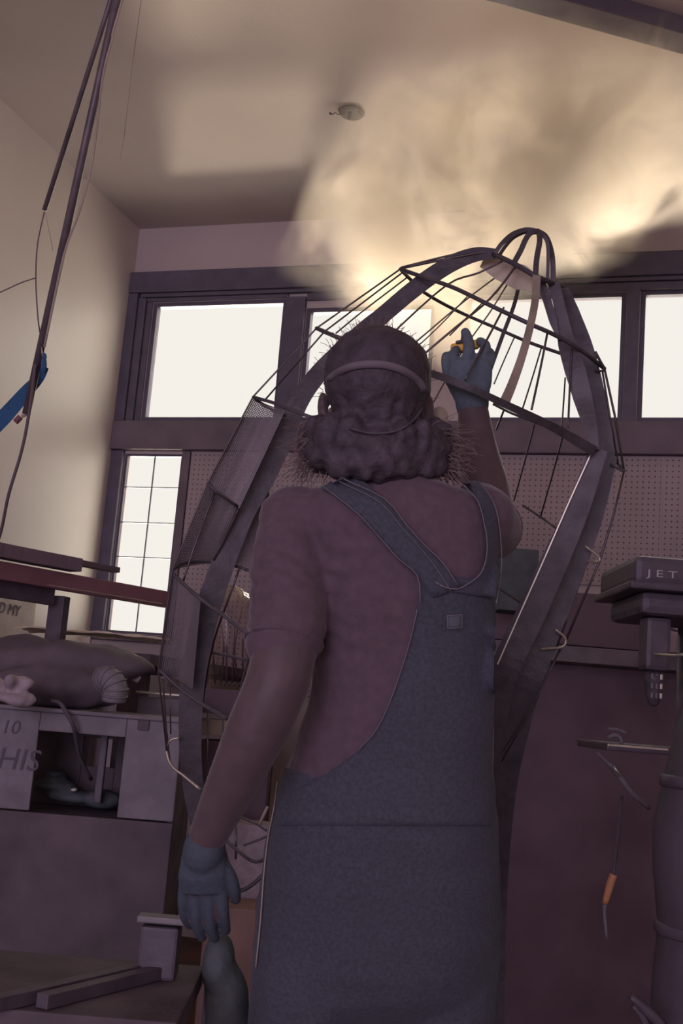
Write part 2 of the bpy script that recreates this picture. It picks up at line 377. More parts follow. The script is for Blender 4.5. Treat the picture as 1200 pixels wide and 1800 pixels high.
c0 = P(215, 0, 2.86); cord('pale cord running down beside the longer pipe and turning dark behind it', [to_ceiling(P(197, 60, 2.86), c0), c0, P(197, 70, 2.86), P(180, 140, 2.86), P(163, 280, 2.86), P(140, 370, 2.86), P(112, 450, 2.87), P(78, 610, 2.87)], .0032, 'palecord')
s0 = P(248, 0, 3.1); cord('very thin pale string hanging from the ceiling right of the pipes', [to_ceiling(P(232, 120, 3.1), s0), s0, P(232, 120, 3.1), P(218, 240, 3.1), P(211, 280, 3.1)], .0012, 'palecord')
cord('thin dark wire looping from the cut end of the shorter pipe to the longer one', [P(78, 372, 3.0), P(66, 430, 3.0), P(63, 490, 2.98), P(66, 550, 2.95), P(70, 585, 2.92)], .0018, 'cord')
cord('short pale wire from the shorter pipe to the longer one', [P(80, 374, 3.0), P(86, 405, 2.97), P(93, 440, 2.92)], .0011, 'palecord')
cord('dark wire sagging in from the left edge to the loop', [P(-40, 530, 3.1), P(0, 514, 3.05), P(35, 498, 3.02), P(64, 488, 2.99)], .0017, 'cord')
cord('thick dark cable falling from the longer pipe to the shelf on the left', [P(62, 640, 2.88), P(56, 690, 2.88), P(47, 750, 2.88), P(36, 800, 2.88), P(15, 870, 2.9), P(0, 940, 2.95), P(-25, 1000, 3.0)], .0042, 'cord')
st = empty('blue_strap', P(70, 650, 2.89), 'blue webbing strap wrapped on the longer pipe and pulled to the left edge', 'strap')
b = B(); strip(b, [P(80, 645, 2.9), P(68, 665, 2.91), P(45, 690, 2.93), P(5, 735, 2.95), P(-60, 800, 3.0)], [.018, .026, .033, .04, .04], .003); obj('webbing', b, 'blue', st)
b = B(); ell(b, P(77, 640, 2.885), (.0075, .008, .022)); ell(b, P(78, 627, 2.885), (.006, .006, .010)); obj('knot', b, 'blue', st, True)
b = B(); tube(b, [P(73, 610, 2.88), P(75, 628, 2.88)], .0018); obj('hook', b, 'bright', st, True)

# ------------------------------------------------------------------ steel frame sculpture
SB = P(700, 1500, 2.85); SB.z = 0
S = empty('steel_frame_sculpture', SB, 'tall dark welded cocoon-shaped steel frame of broad ribs and thin rods behind the man', 'sculpture')
def rib(pts, wd, th=.012, m='steel', name='rib', lab=None, k=5, foot=False):
    q = [P(*p) for p in pts]
    if foot:                                   # carry the rib on down to the floor
        d = q[-1]-q[-2]; e = q[-1]; q += [Vector((e.x+.02*f, e.y, e.z*(1-f))) for f in (.5, .998)]; wd = list(wd)+[wd[-1]]*2
    b = B(); strip(b, q, wd, th, k); o = obj(name, b, m, S)
    if lab: o['label'] = lab
def rod(pts, r=.0022, m='rod', name='rod', k=4):
    b = B(); tube(b, [P(*p) for p in pts], r, 6, k); obj(name, b, m, S, True)
# broad ribs
rib([(869, 446, 2.72), (838, 447, 2.74), (800, 460, 2.76), (758, 485, 2.78), (715, 518, 2.80), (675, 552, 2.82), (636, 583, 2.84), (598, 618, 2.86), (562, 654, 2.87), (532, 694, 2.88), (508, 742, 2.88)], [.024, .034, .040, .042, .042, .042, .042, .044, .046, .048, .050])
rib([(508, 742, 2.88), (492, 778, 2.88), (462, 840, 2.87), (428, 900, 2.86), (398, 975, 2.85), (368, 1060, 2.84), (350, 1130, 2.84), (338, 1200, 2.84), (334, 1290, 2.84), (338, 1370, 2.85), (352, 1450, 2.86), (385, 1540, 2.88)], [.050, .058, .060, .058, .058, .062, .064, .062, .056, .052, .046, .04], foot=True)
rib([(951, 496, 2.66), (962, 530, 2.65), (972, 565, 2.64), (983, 598, 2.63)], [.018, .020, .018, .006], k=3)
rib([(973, 497, 2.67), (981, 530, 2.66), (990, 570, 2.65), (996, 605, 2.64), (1010, 650, 2.62), (1024, 700, 2.61), (1037, 750, 2.59), (1045, 792, 2.58)], [.026, .026, .028, .040, .047, .043, .030, .020])
rib([(992, 508, 2.74), (1005, 547, 2.75), (1025, 600, 2.76), (1039, 647, 2.76), (1049, 700, 2.76), (1058, 750, 2.76), (1064, 800, 2.75), (1062, 830, 2.74)], [.020, .033, .036, .036, .042, .042, .042, .045])
rib([(1052, 790, 2.60), (1015, 895, 2.60), (975, 985, 2.60), (930, 1085, 2.60), (890, 1170, 2.60), (865, 1260, 2.62), (850, 1380, 2.64), (840, 1560, 2.68)], [.040, .052, .062, .066, .066, .070, .07, .07], .02, foot=True)
rib([(1066, 800, 2.74), (1040, 900, 2.74), (1003, 1000, 2.74), (965, 1100, 2.74), (930, 1190, 2.74), (905, 1280, 2.76), (885, 1390, 2.78), (870, 1560, 2.8)], [.050, .058, .064, .070, .070, .068, .06, .06], .02, foot=True)
# bright strip painted in as sky rim light on the big right rib
rib([(1039, 796, 2.585), (1000, 882, 2.585), (955, 985, 2.585), (915, 1075, 2.585), (874, 1168, 2.585)], .0028, .004, 'bright', 'rim_light_strip', 'bright strip painted as rim light along the steel edge')
rib([(943, 486, 2.60), (940, 530, 2.57), (930, 580, 2.53), (916, 630, 2.49), (900, 675, 2.46), (886, 708, 2.43)], [.018, .017, .017, .018, .020, .022], .010, 'wood_rib', 'front_rib', 'pale narrow curved front rib')
rib([(912, 502, 2.9), (902, 540, 2.9), (883, 590, 2.88), (858, 660, 2.85)], .010, .006, 'steel', 'rear_rib')
# apex loops
ap = (940, 408, 2.72)
for pts, wd in (([(869, 446, 2.70), (882, 428, 2.70), (900, 412, 2.71), (922, 404, 2.72), (940, 405, 2.72)], .011),
                ([(877, 449, 2.76), (888, 433, 2.75), (903, 417, 2.74), (925, 407, 2.73), (942, 407, 2.72)], .009),
                ([(903, 462, 2.68), (915, 440, 2.69), (924, 420, 2.70), (933, 409, 2.71), (946, 407, 2.72)], .013),
                ([(941, 484, 2.62), (943, 455, 2.64), (948, 425, 2.68), (947, 408, 2.72)], .013),
                ([(962, 492, 2.72), (963, 460, 2.72), (962, 430, 2.72), (955, 415, 2.72), (944, 407, 2.72)], .008),
                ([(972, 494, 2.76), (971, 458, 2.76), (966, 432, 2.75), (957, 414, 2.74), (942, 406, 2.73)], .013)):
    rib(pts, wd, .010, 'steel', 'apex_loop')
# hoops
def hoop(pts, r=.0045, k=4): rod(pts, r, 'steel', 'hoop', k)
hoop([(866, 446, 2.71), (900, 462, 2.67), (935, 482, 2.62), (962, 494, 2.64), (988, 502, 2.72)], .006)
hoop([(703, 473, 2.80), (755, 491, 2.72), (800, 507, 2.66), (870, 541, 2.58), (930, 569, 2.55), (975, 589, 2.57), (1020, 615, 2.62), (1062, 648, 2.75)], .0052)
hoop([(703, 473, 2.80), (722, 492, 2.88), (745, 514, 2.95), (800, 545, 3.0), (870, 576, 3.02), (930, 602, 2.98), (990, 623, 2.9)], .0045)
hoop([(556, 577, 2.78), (606, 598, 2.68), (680, 621, 2.55), (760, 656, 2.42), (820, 680, 2.375)], .0055)
rib([(762, 658, 2.41), (800, 671, 2.375), (840, 688, 2.37), (886, 710, 2.39), (940, 735, 2.44), (985, 758, 2.50), (1042, 792, 2.57)], [.016, .016, .014, .016, .017, .020, .024], .012, 'steel', 'hoop_bar')
hoop([(866, 710, 2.6), (900, 727, 2.6), (940, 742, 2.58), (990, 765, 2.57), (1038, 793, 2.57)], .003)
hoop([(556, 577, 2.78), (580, 587, 2.82), (620, 600, 2.88)], .004)
hoop([(445, 698, 2.80), (480, 708, 2.74), (515, 722, 2.70), (552, 735, 2.68)], .0045); hoop([(445, 698, 2.80), (470, 716, 2.84), (505, 733, 2.88)], .0045)
hoop([(364, 849, 2.76), (385, 868, 2.76), (417, 890, 2.80)], .004)
hoop([(303, 1002, 2.78), (318, 991, 2.80), (345, 987, 2.84), (375, 989, 2.86), (420, 997, 2.88), (462, 1012, 2.86)], .0042)
hoop([(305, 1010, 2.74), (352, 1052, 2.70), (400, 1087, 2.66), (447, 1124, 2.62)], .005)
hoop([(354, 1145, 2.90), (395, 1151, 2.90), (442, 1163, 2.86)], .004)
hoop([(280, 1178, 2.74), (318, 1212, 2.72), (355, 1238, 2.70), (398, 1264, 2.66)], .0045)
rod([(315, 1297, 2.80), (300, 1301, 2.80), (293, 1315, 2.80), (296, 1335, 2.79), (305, 1350, 2.78), (322, 1363, 2.77), (352, 1388, 2.75)], .0035, 'bright', 'hoop')
hoop([(425, 1437, 2.7), (450, 1448, 2.68), (468, 1460, 2.66)], .003)
hoop([(1045, 620, 2.70), (1062, 649, 2.72), (1046, 652, 2.74)], .003)
hoop([(1072, 816, 2.72), (1096, 828, 2.72), (1084, 814, 2.76)], .0035)
rod([(1028, 960, 2.70), (1051, 978, 2.70), (1053, 986, 2.70), (1045, 988, 2.71), (1022, 983, 2.74)], .0032, 'bright', 'hoop')
rod([(975, 1106, 2.70), (990, 1118, 2.70), (994, 1128, 2.70), (985, 1138, 2.70), (950, 1141, 2.72)], .0036, 'bright', 'hoop')
hoop([(918, 888, 2.9), (950, 909, 2.88), (978, 929, 2.8)], .0032)
hoop([(873, 1032, 2.95), (918, 1062, 2.9)], .003)
# basket-like lower part seen between arm and hip
hoop([(390, 1470, 2.9), (420, 1497, 2.85), (450, 1515, 2.8), (478, 1500, 2.85)], .0045)
hoop([(400, 1560, 2.9), (425, 1565, 2.86), (455, 1545, 2.84), (480, 1515, 2.86)], .0055)
hoop([(428, 1486, 2.9), (450, 1478, 2.9), (470, 1470, 2.9)], .003)
rod([(415, 1455, 2.88), (414, 1510, 2.88)], .0035); rod([(390, 1475, 2.9), (400, 1515, 2.9), (402, 1562, 2.9)], .0035)
rod([(470, 1418, 2.8), (455, 1450, 2.8)], .004, 'palecord')
# outline rods
rod([(703, 472, 2.80), (785, 455, 2.76), (868, 440, 2.72)], .0034); rod([(705, 470, 2.82), (790, 449, 2.78), (848, 440, 2.74)], .0026)
rod([(702, 474, 2.80), (556, 577, 2.78), (445, 697, 2.80), (365, 848, 2.76), (303, 1002, 2.76), (278, 1180, 2.76), (293, 1320, 2.79)], .0024, k=1)
rod([(706, 480, 2.84), (570, 583, 2.83), (463, 706, 2.84)], .0024, k=1)
rod([(715, 488, 2.86), (640, 545, 2.84), (590, 586, 2.82)], .0022)
rod([(770, 492, 2.9), (640, 575, 2.86), (605, 602, 2.85)], .0022)
rod([(378, 864, 2.80), (342, 960, 2.80), (322, 1022, 2.78)], .0028); rod([(420, 892, 2.82), (400, 935, 2.83), (375, 985, 2.84)], .0035)
rod([(420, 1001, 2.87), (410, 1030, 2.86), (375, 1130, 2.88), (355, 1240, 2.88)], .003)
rod([(446, 1128, 2.64), (430, 1180, 2.66), (415, 1240, 2.68)], .0028)
rod([(461, 1012, 2.86), (452, 1065, 2.8), (446, 1124, 2.64)], .003)
rod([(286, 1192, 2.80), (290, 1260, 2.80), (299, 1345, 2.80)], .0026); rod([(299, 1205, 2.82), (300, 1290, 2.82)], .002)
rod([(365, 1242, 2.9), (365, 1390, 2.88)], .0022); rod([(392, 1262, 2.9), (391, 1330, 2.88)], .0022)
# rods radiating inside the top
for pts, r in (([(883, 459, 2.70), (840, 480, 2.72), (785, 501, 2.76), (700, 576, 2.84), (660, 615, 2.86)], .0026), ([(873, 486, 2.80), (815, 530, 2.8), (732, 600, 2.8)], .0022),
               ([(908, 466, 2.68), (862, 524, 2.64), (800, 576, 2.62), (748, 620, 2.62), (715, 650, 2.62)], .003), ([(893, 497, 2.85), (860, 550, 2.86), (812, 618, 2.86), (760, 710, 2.8)], .0022),
               ([(885, 541, 2.60), (862, 585, 2.5), (842, 622, 2.42), (817, 669, 2.385)], .0027), ([(905, 590, 3.0), (885, 635, 2.98), (868, 675, 2.95)], .002),
               ([(962, 584, 2.58), (950, 645, 2.56), (934, 720, 2.50)], .0028), ([(951, 612, 2.94), (935, 665, 2.9), (917, 722, 2.8)], .0022),
               ([(1004, 614, 2.62), (1001, 680, 2.6), (998, 752, 2.55)], .0026), ([(993, 664, 2.9), (990, 710, 2.85), (986, 765, 2.75)], .0022),
               ([(939, 746, 2.6), (925, 800, 2.7), (903, 880, 2.85)], .002), ([(988, 770, 2.6), (972, 830, 2.7), (950, 907, 2.86)], .0022),
               ([(885, 722, 2.6), (872, 755, 2.7)], .0024), ([(822, 520, 2.95), (770, 575, 2.92), (700, 640, 2.9)], .0018), ([(850, 530, 2.95), (790, 590, 2.92)], .002)):
    rod(pts, r)
# light slivers between right ribs are gaps; outer right rods
rod([(1046, 618, 2.72), (1062, 648, 2.73), (1080, 730, 2.74), (1096, 826, 2.73)], .003, k=1)
rod([(1058, 650, 2.74), (1072, 735, 2.75), (1086, 815, 2.75)], .0026, k=1)
rod([(1096, 828, 2.73), (1078, 905, 2.72), (1054, 985, 2.70), (994, 1126, 2.70)], .003, k=1)
rod([(1078, 816, 2.76), (1055, 900, 2.75), (1038, 970, 2.74), (978, 1138, 2.72)], .0026, k=1)
rod([(992, 1130, 2.71), (960, 1190, 2.71), (925, 1262, 2.72), (880, 1340, 2.73)], .0022, k=1)
rod([(985, 1138, 2.72), (940, 1230, 2.72), (868, 1345, 2.73)], .002, k=1)
# paper under the top
b = B(); strip(b, [P(848, 459, 2.78), P(880, 474, 2.75), (P(915, 488, 2.70)), P(944, 502, 2.66)], [.03, .052, .060, .03], .0012); o = obj('paper_liner', b, 'paper', S); o['label'] = 'cream paper sheet under the top hoop'
# wire mesh sheets
def meshsheet(c, nu, nv, lab=None):
    """c: four corner points (a,b,c,d); a woven grid of square wires"""
    a, b_, c_, d = [P(*q) for q in c]; bm = B()
    nrm = (b_-a).cross(d-a).normalized()
    def pt(u, v): return (a*(1-u)+b_*u)*(1-v)+(d*(1-u)+c_*u)*v + nrm*(.012*sin(pi*u))
    def wire(pts, off):
        hw = .00125; prev = None
        for i, p in enumerate(pts):
            dd = (pts[min(i+1, len(pts)-1)]-pts[max(i-1, 0)]).normalized(); s = dd.cross(nrm).normalized()
            vs = [bm.verts.new(p+s*hw*x+nrm*(off+hw*y)) for x, y in ((-1, -1), (1, -1), (0, 1))]
            if prev:
                for j in range(3): bm.faces.new((prev[j], prev[(j+1) % 3], vs[(j+1) % 3], vs[j]))
            prev = vs
    for i in range(nu+1): wire([pt(i/nu, j/4) for j in range(5)], 0)
    for j in range(nv+1): wire([pt(i/4, j/nv) for i in range(5)], .0006)
    o = obj('wire_mesh', bm, 'mesh', S); o['kind'] = 'stuff'
    if lab: o['label'] = lab
meshsheet([(444, 700, 2.81), (500, 722, 2.80), (420, 893, 2.80), (366, 850, 2.77)], 22, 60, 'fine grey wire mesh with light showing through its top')
meshsheet([(478, 800, 2.93), (472, 880, 2.92), (462, 1010, 2.86), (385, 988, 2.88)], 30, 44)
meshsheet([(303, 1006, 2.77), (352, 1055, 2.75), (338, 1210, 2.78), (278, 1178, 2.77)], 22, 50)
meshsheet([(366, 852, 2.80), (415, 893, 2.82), (375, 988, 2.86), (305, 1000, 2.79)], 22, 44)

# ------------------------------------------------------------------ the man
RL = Vector((cos(YAW), sin(YAW), 0)); DP = Vector((-sin(YAW), cos(YAW), 0)); UP = Vector((0, 0, 1))
FEET = P(672, 1480, 2.06); FEET.z = 0
MAN = empty('person', FEET, 'person seen from behind in denim overalls and maroon t-shirt, one gloved hand raised', 'person')
def ringpx(x, y, hw, dh, t): return (P(x, y, t), CR, hw/FPX*t, DP, dh)
torso_r = [(690, 838, 66, .060, 2.03), (688, 852, 84, .068, 2.03), (684, 866, 138, .080, 2.03), (680, 885, 178, .095, 2.03), (680, 915, 192, .112, 2.03), (690, 960, 184, .125, 2.04),
           (706, 1050, 162, .130, 2.04), (710, 1150, 158, .128, 2.05), (702, 1250, 164, .128, 2.05), (684, 1350, 182, .135, 2.06), (672, 1450, 195, .142, 2.06), (668, 1550, 202, .150, 2.07), (664, 1640, 205, .150, 2.08)]
def torso(bm, inset, upto=99, start=0):
    loft(bm, [(p, A, ra-inset, Bv, rb-inset) for (p, A, ra, Bv, rb) in [ringpx(*q) for q in torso_r[start:upto]]], 28, power=2.35)
def limb(bm, pts, radii, hint=None, flat=1.0, n=16, k=3):
    p2 = smoothpath(pts, k); base = len(pts); rr = []
    for i in range(len(p2)):
        u = i/(len(p2)-1)*(base-1); j = min(int(u), base-2); rr.append(radii[j]+(radii[j+1]-radii[j])*(u-j))
    fr = frames(p2, hint or CF); loft(bm, [(p, f[0], q*flat, f[1], q) for p, f, q in zip(p2, fr, rr)], n)
    ell(bm, p2[0], (rr[0]*.98,)*3); ell(bm, p2[-1], (rr[-1]*.98,)*3)
hipL, hipR = P(562, 1600, 2.07), P(770, 1600, 2.09)
kneeL, kneeR = Vector((hipL.x-.02, hipL.y-.01, .47)), Vector((hipR.x+.02, hipR.y+.03, .47))
ankL, ankR = Vector((kneeL.x-.01, kneeL.y-.03, .09)), Vector((kneeR.x+.02, kneeR.y, .09))
LARM = [P(522, 925, 2.02), P(508, 1010, 1.98), P(505, 1100, 1.94), P(490, 1190, 1.90), P(448, 1290, 1.90), P(402, 1390, 1.93), P(360, 1480, 1.96)]
LRAD = [.062, .060, .056, .054, .052, .043, .032]
RARM = [P(838, 915, 2.06), P(852, 925, 2.16), P(862, 925, 2.26), P(862, 905, 2.34), P(852, 850, 2.38), P(838, 780, 2.42), P(830, 712, 2.44)]
RRAD = [.060, .056, .052, .050, .049, .041, .032]
def hand_r(bm, s=1.0):           # raised right hand, back of the hand towards the camera
    loft(bm, [(P(829, 712, 2.44), CR, .033*s, CF, .024*s), (P(827, 695, 2.44), CR, .040*s, CF, .022*s), (P(825, 672, 2.44), CR, .048*s, CF, .021*s), (P(826, 650, 2.44), CR, .048*s, CF, .020*s), (P(828, 634, 2.44), CR, .043*s, CF, .018*s)], 18)
    for pts, r in (([(800, 645, 2.44), (797, 626, 2.46), (803, 614, 2.50), (812, 612, 2.53)], [.013, .0125, .012, .011]),
                   ([(818, 640, 2.44), (824, 615, 2.45), (822, 596, 2.46), (817, 584, 2.47)], [.0135, .013, .012, .0105]),
                   ([(838, 642, 2.44), (850, 622, 2.45), (852, 607, 2.47), (844, 601, 2.49)], [.0135, .013, .012, .011]),
                   ([(852, 650, 2.44), (861, 634, 2.45), (862, 622, 2.48), (854, 616, 2.50)], [.012, .0115, .011, .010]),
                   ([(802, 684, 2.44), (791, 662, 2.45), (785, 641, 2.46), (784, 626, 2.47)], [.016, .015, .0125, .0105])):
        limb(bm, [P(*q) for q in pts], [x*s for x in r], n=10)
def hand_l(bm, s=1.0):           # left hand hanging beside the thigh, slightly curled
    loft(bm, [(P(358, 1484, 1.96), CR, .032*s, CF, .025*s), (P(357, 1505, 1.96), CR, .038*s, CF, .023*s), (P(356, 1540, 1.96), CR, .043*s, CF, .021*s), (P(357, 1568, 1.97), CR, .042*s, CF, .018*s)], 18)
    for pts, r in (([(324, 1562, 1.97), (322, 1590, 1.98), (326, 1613, 2.0), (333, 1626, 2.02)], [.0115, .0105, .0098, .0085]),
                   ([(345, 1570, 1.97), (344, 1605, 1.98), (348, 1632, 2.0), (355, 1647, 2.02)], [.012, .0108, .0100, .009]),
                   ([(367, 1570, 1.97), (368, 1608, 1.98), (372, 1635, 2.0), (378, 1649, 2.02)], [.012, .0108, .0100, .009]),
                   ([(388, 1564, 1.97), (392, 1600, 1.98), (395, 1622, 2.0), (397, 1636, 2.02)], [.012, .0108, .0100, .009]),
                   ([(385, 1515, 1.97), (402, 1540, 1.97), (411, 1562, 1.98), (414, 1580, 2.0)], [.015, .0135, .0115, .010])):
        limb(bm, [P(*q) for q in pts], [x*s for x in r], n=10)
HC = P(663, 690, 2.05)            # middle of the skull
bm = B()
torso(bm, .020); limb(bm, LARM, LRAD); limb(bm, RARM, RRAD)
limb(bm, [hipL, (hipL+kneeL)/2, kneeL, (kneeL+ankL)/2+Vector((0, -.01, 0)), ankL], [.095, .078, .058, .055, .038]); limb(bm, [hipR, (hipR+kneeR)/2, kneeR, (kneeR+ankR)/2+Vector((0, -.01, 0)), ankR], [.095, .078, .058, .055, .038])
for a in (ankL, ankR):
    loft(bm, [(a+DP*d+UP*(h-.09), RL, r, UP, z) for d, h, r, z in ((-.06, .045, .028, .03), (-.03, .05, .035, .045), (.04, .05, .040, .045), (.12, .035, .045, .03), (.18, .03, .035, .024))], 14)
limb(bm, [P(683, 870, 2.04), P(680, 820, 2.05), P(672, 770, 2.07)], [.068, .060, .062])          # neck
loft(bm, [(P(x, y, t), CR, a, CF, d) for x, y, t, a, d in ((668, 795, 2.13, .035, .04), (668, 780, 2.10, .058, .075), (666, 750, 2.07, .072, .094), (664, 710, 2.06, .080, .105), (662, 660, 2.06, .082, .108), (661, 625, 2.06, .072, .095), (660, 600, 2.06, .048, .065), (660, 590, 2.06, .02, .03))], 20)
# face (turned away from the camera): brow, nose, lips, chin, ears
ell(bm, P(666, 712, 2.175), (.012, .020, .020)); ell(bm, P(666, 690, 2.155), (.045, .016, .010)); ell(bm, P(667, 742, 2.165), (.022, .010, .006)); ell(bm, P(667, 749, 2.163), (.020, .010, .006)); ell(bm, P(667, 778, 2.155), (.025, .018, .016))
ell(bm, P(567, 716, 2.07), (.010, .018, .031)); ell(bm, P(754, 722, 2.07), (.010, .018, .031)); ell(bm, P(571, 735, 2.065), (.010, .012, .014)); ell(bm, P(752, 742, 2.065), (.010, .012, .014))
hand_r(bm, .82); hand_l(bm, .82)
body = obj('body', fuse(bm, .0065, 2), 'skin', MAN); body['label'] = 'bare skin of arms, neck and ears'
for x in (650, 682):
    b = B(); ell(b, P(x, 698, 2.158), (.011, .011, .011)); obj('eye', b, 'white', MAN, True)
# t-shirt
def folds(sc, amp):
    def f(p):
        q = Vector((p.x*6, p.y*6, p.z*26+3*noise.noise(p*4))); a = noise.noise(q); return amp*(1-abs(a)*3)*.6+amp*.4*noise.noise(p*14)
    return f
def shirt_disp(p):
    s = (p-P(500, 1000, 1.98)).length; wgt = max(0.12, 1-s/.24); s2 = (p-P(870, 900, 2.1)).length; wgt = max(wgt, .7*(1-s2/.2))
    q = p-P(470, 880, 1.95); ph = q.dot(CU)*150+q.dot(CR)*70+noise.noise(p*9)*9
    return .0032*wgt*sin(ph)*(.3+abs(noise.noise(p*7))*2)+.0045*noise.noise(p*11)
bm = B(); torso(bm, 0.0, 12)
limb(bm, LARM[:4][:3]+[P(498, 1128, 1.93)], [.070, .068, .066, .066]); limb(bm, [P(836, 915, 2.05), P(850, 925, 2.14), P(862, 928, 2.24)], [.068, .066, .062])
ell(bm, P(525, 905, 2.03), (.072, .07, .05)); ell(bm, P(835, 898, 2.06), (.068, .07, .05))
shirt_me = fuse(bm, .0065, 2, shirt_disp); shirt = obj('t_shirt', shirt_me, 'shirt', MAN); shirt['label'] = 'maroon short-sleeved t-shirt, creased at the shoulders'
# sleeve hems
def ring_tube(bm, c, axis, r, rt, flat=1.0):
    A = axis.orthogonal().normalized(); Bq = axis.cross(A).normalized(); n = 26; pts = [c+A*(r*cos(2*pi*i/n))+Bq*(r*flat*sin(2*pi*i/n)) for i in range(n+1)]
    tube(bm, pts, rt, 6, 1, hint=axis)
b = B(); ring_tube(b, P(498, 1128, 1.93), (P(490, 1190, 1.90)-P(505, 1100, 1.94)).normalized(), .066, .004); obj('sleeve_hem', b, 'shirt', shirt, True); b = B(); ring_tube(b, P(862, 928, 2.25), (RARM[2]-RARM[1]).normalized(), .060, .004); obj('sleeve_hem', b, 'shirt', shirt, True)
# overalls: trousers and seat
bm = B()
loft(bm, [(p, A, ra+(.001 if i == 0 else .008), Bv, rb+(.001 if i == 0 else .008)) for i, (p, A, ra, Bv, rb) in enumerate([ringpx(*q) for q in torso_r[9:]])]+[(P(664, 1690, 2.08), CR, .212, DP, .155), (P(664, 1740, 2.08), CR, .20, DP, .14), (P(664, 1780, 2.08), CR, .15, DP, .10)], 28, power=2.35)
limb(bm, [hipL, (hipL+kneeL)/2, kneeL, (kneeL+ankL)/2, ankL+UP*.03], [.118, .106, .088, .082, .080]); limb(bm, [hipR, (hipR+kneeR)/2, kneeR, (kneeR+ankR)/2, ankR+UP*.03], [.118, .106, .088, .082, .080])
dn = fuse(bm, .009, 2, lambda p: .004*noise.noise(p*9)+.003*noise.noise(Vector((p.x*8, p.y*8, p.z*30))))
ov = obj('overalls', dn, 'denim', MAN); ov['label'] = 'dark blue denim overalls with crossed wide straps'
dg = bpy.context.evaluated_depsgraph_get()
bmx = bmesh.new(); bmx.from_mesh(shirt_me); bmx.from_mesh(dn); bmesh.ops.recalc_face_normals(bmx, faces=bmx.faces[:]); tree = BVHTree.FromBMesh(bmx); bmx.free()
def hit(x, y, off=.004, dflt=1.93):
    d = (P(x, y, 1)-CP).normalized(); h = tree.ray_cast(CP, d)
    if h[0] is None: return P(x, y, dflt)
    n = h[1] if h[1].dot(d) < 0 else -h[1]
    return h[0]+n*off*.5-d*off*.7
def patchgrid(rows, off, thick, mat, name, parent, lab=None, cols=10):
    """rows of (xl,yl,xr,yr) laid on the body; closed slab of the given thickness"""
    bm = B(); g = []; r2 = []
    for i in range(len(rows)-1):
        for k in range(4):
            u = k/4; r2.append([rows[i][q]*(1-u)+rows[i+1][q]*u for q in range(4)])
    r2.append(rows[-1])
    for (xl, yl, xr, yr) in r2:
        g.append([hit(xl+(xr-xl)*j/cols, yl+(yr-yl)*j/cols, off) for j in range(cols+1)])
    # relax depth jumps
    for it in range(2):
        for i in range(1, len(g)-1):
            for j in range(1, cols): g[i][j] = g[i][j]*.5+(g[i-1][j]+g[i+1][j]+g[i][j-1]+g[i][j+1])*.125
    top = [[bm.verts.new(p) for p in row] for row in g]; bot = [[bm.verts.new(p+(p-CP).normalized()*thick) for p in row] for row in g]
    for i in range(len(g)-1):
        for j in range(cols):
            bm.faces.new((top[i][j], top[i][j+1], top[i+1][j+1], top[i+1][j])); bm.faces.new((bot[i][j], bot[i+1][j], bot[i+1][j+1], bot[i][j+1]))
        for j in (0, cols):
            bm.faces.new((top[i][j], top[i+1][j], bot[i+1][j], bot[i][j]))
    for i in (0, len(g)-1):
        for j in range(cols): bm.faces.new((top[i][j], top[i][j+1], bot[i][j+1], bot[i][j]))
    o = obj(name, bm, mat, parent, True)
    if lab: o['label'] = lab
    return o, g
panel, pg = patchgrid([(738, 1008, 846, 1018), (733, 1060, 866, 1060), (724, 1110, 869, 1105), (708, 1170, 868, 1165), (688, 1225, 866, 1220), (664, 1275, 864, 1270), (632, 1318, 862, 1320), (575, 1360, 862, 1360), (500, 1400, 860, 1410), (486, 1450, 858, 1450)], .007, .006, 'denim', 'back_panel', ov, 'tapering denim back panel', 14)
sL, _ = patchgrid([(566, 862, 600, 838), (590, 874, 640, 850), (628, 905, 676, 880), (668, 948, 712, 920), (700, 984, 742, 955), (734, 1015, 775, 990), (760, 1050, 812, 1030)], .011, .006, 'denim', 'shoulder_strap', ov, 'left wide strap running diagonally to the panel', 5)
sR, _ = patchgrid([(812, 850, 836, 850), (828, 868, 854, 868), (846, 905, 868, 905), (852, 950, 872, 950), (850, 985, 872, 985), (838, 1010, 872, 1010), (818, 1028, 872, 1030), (792, 1040, 872, 1052)], .011, .006, 'denim', 'shoulder_strap', ov, 'right strap curving up over the raised shoulder', 5)
def stitch(pts, r=.0011, off=.018, par=None, m='stitch'):
    b = B(); tube(b, [hit(x, y, off) for x, y in pts], r, 5, 3); obj('stitching', b, m, par or ov, True)
stitch([(572, 864), (628, 903), (668, 946), (700, 982), (732, 1012), (737, 1060)], par=sL); stitch([(604, 842), (676, 882), (712, 922), (742, 956), (775, 990), (800, 1028)], par=sL); stitch([(596, 846), (668, 888), (705, 928), (736, 962), (765, 1000), (790, 1040)], .0008, par=sL)
stitch([(732, 1070), (722, 1118), (706, 1176), (686, 1230), (662, 1280), (630, 1318)], .0009, .014, par=panel); stitch([(814, 852), (834, 885), (845, 920), (849, 965), (840, 1005), (815, 1028), (795, 1036), (770, 1030)], par=sR); stitch([(838, 852), (860, 885), (870, 930), (872, 1000), (872, 1060)], par=sR)
stitch([(762, 1024), (782, 1034), (800, 1036)], par=panel)
lab_o, lg = patchgrid([(783, 1080, 807, 1079), (783, 1103, 807, 1102)], .013, .002, 'patch', 'cloth_label', panel, 'small square grey label', 3)
b = B(); tube(b, [hit(783, 1080, .018), hit(807, 1079, .018), hit(807, 1102, .018), hit(783, 1103, .018), hit(783, 1080, .018)], .0009, 5, 1); obj('stitching', b, 'stitch', panel)
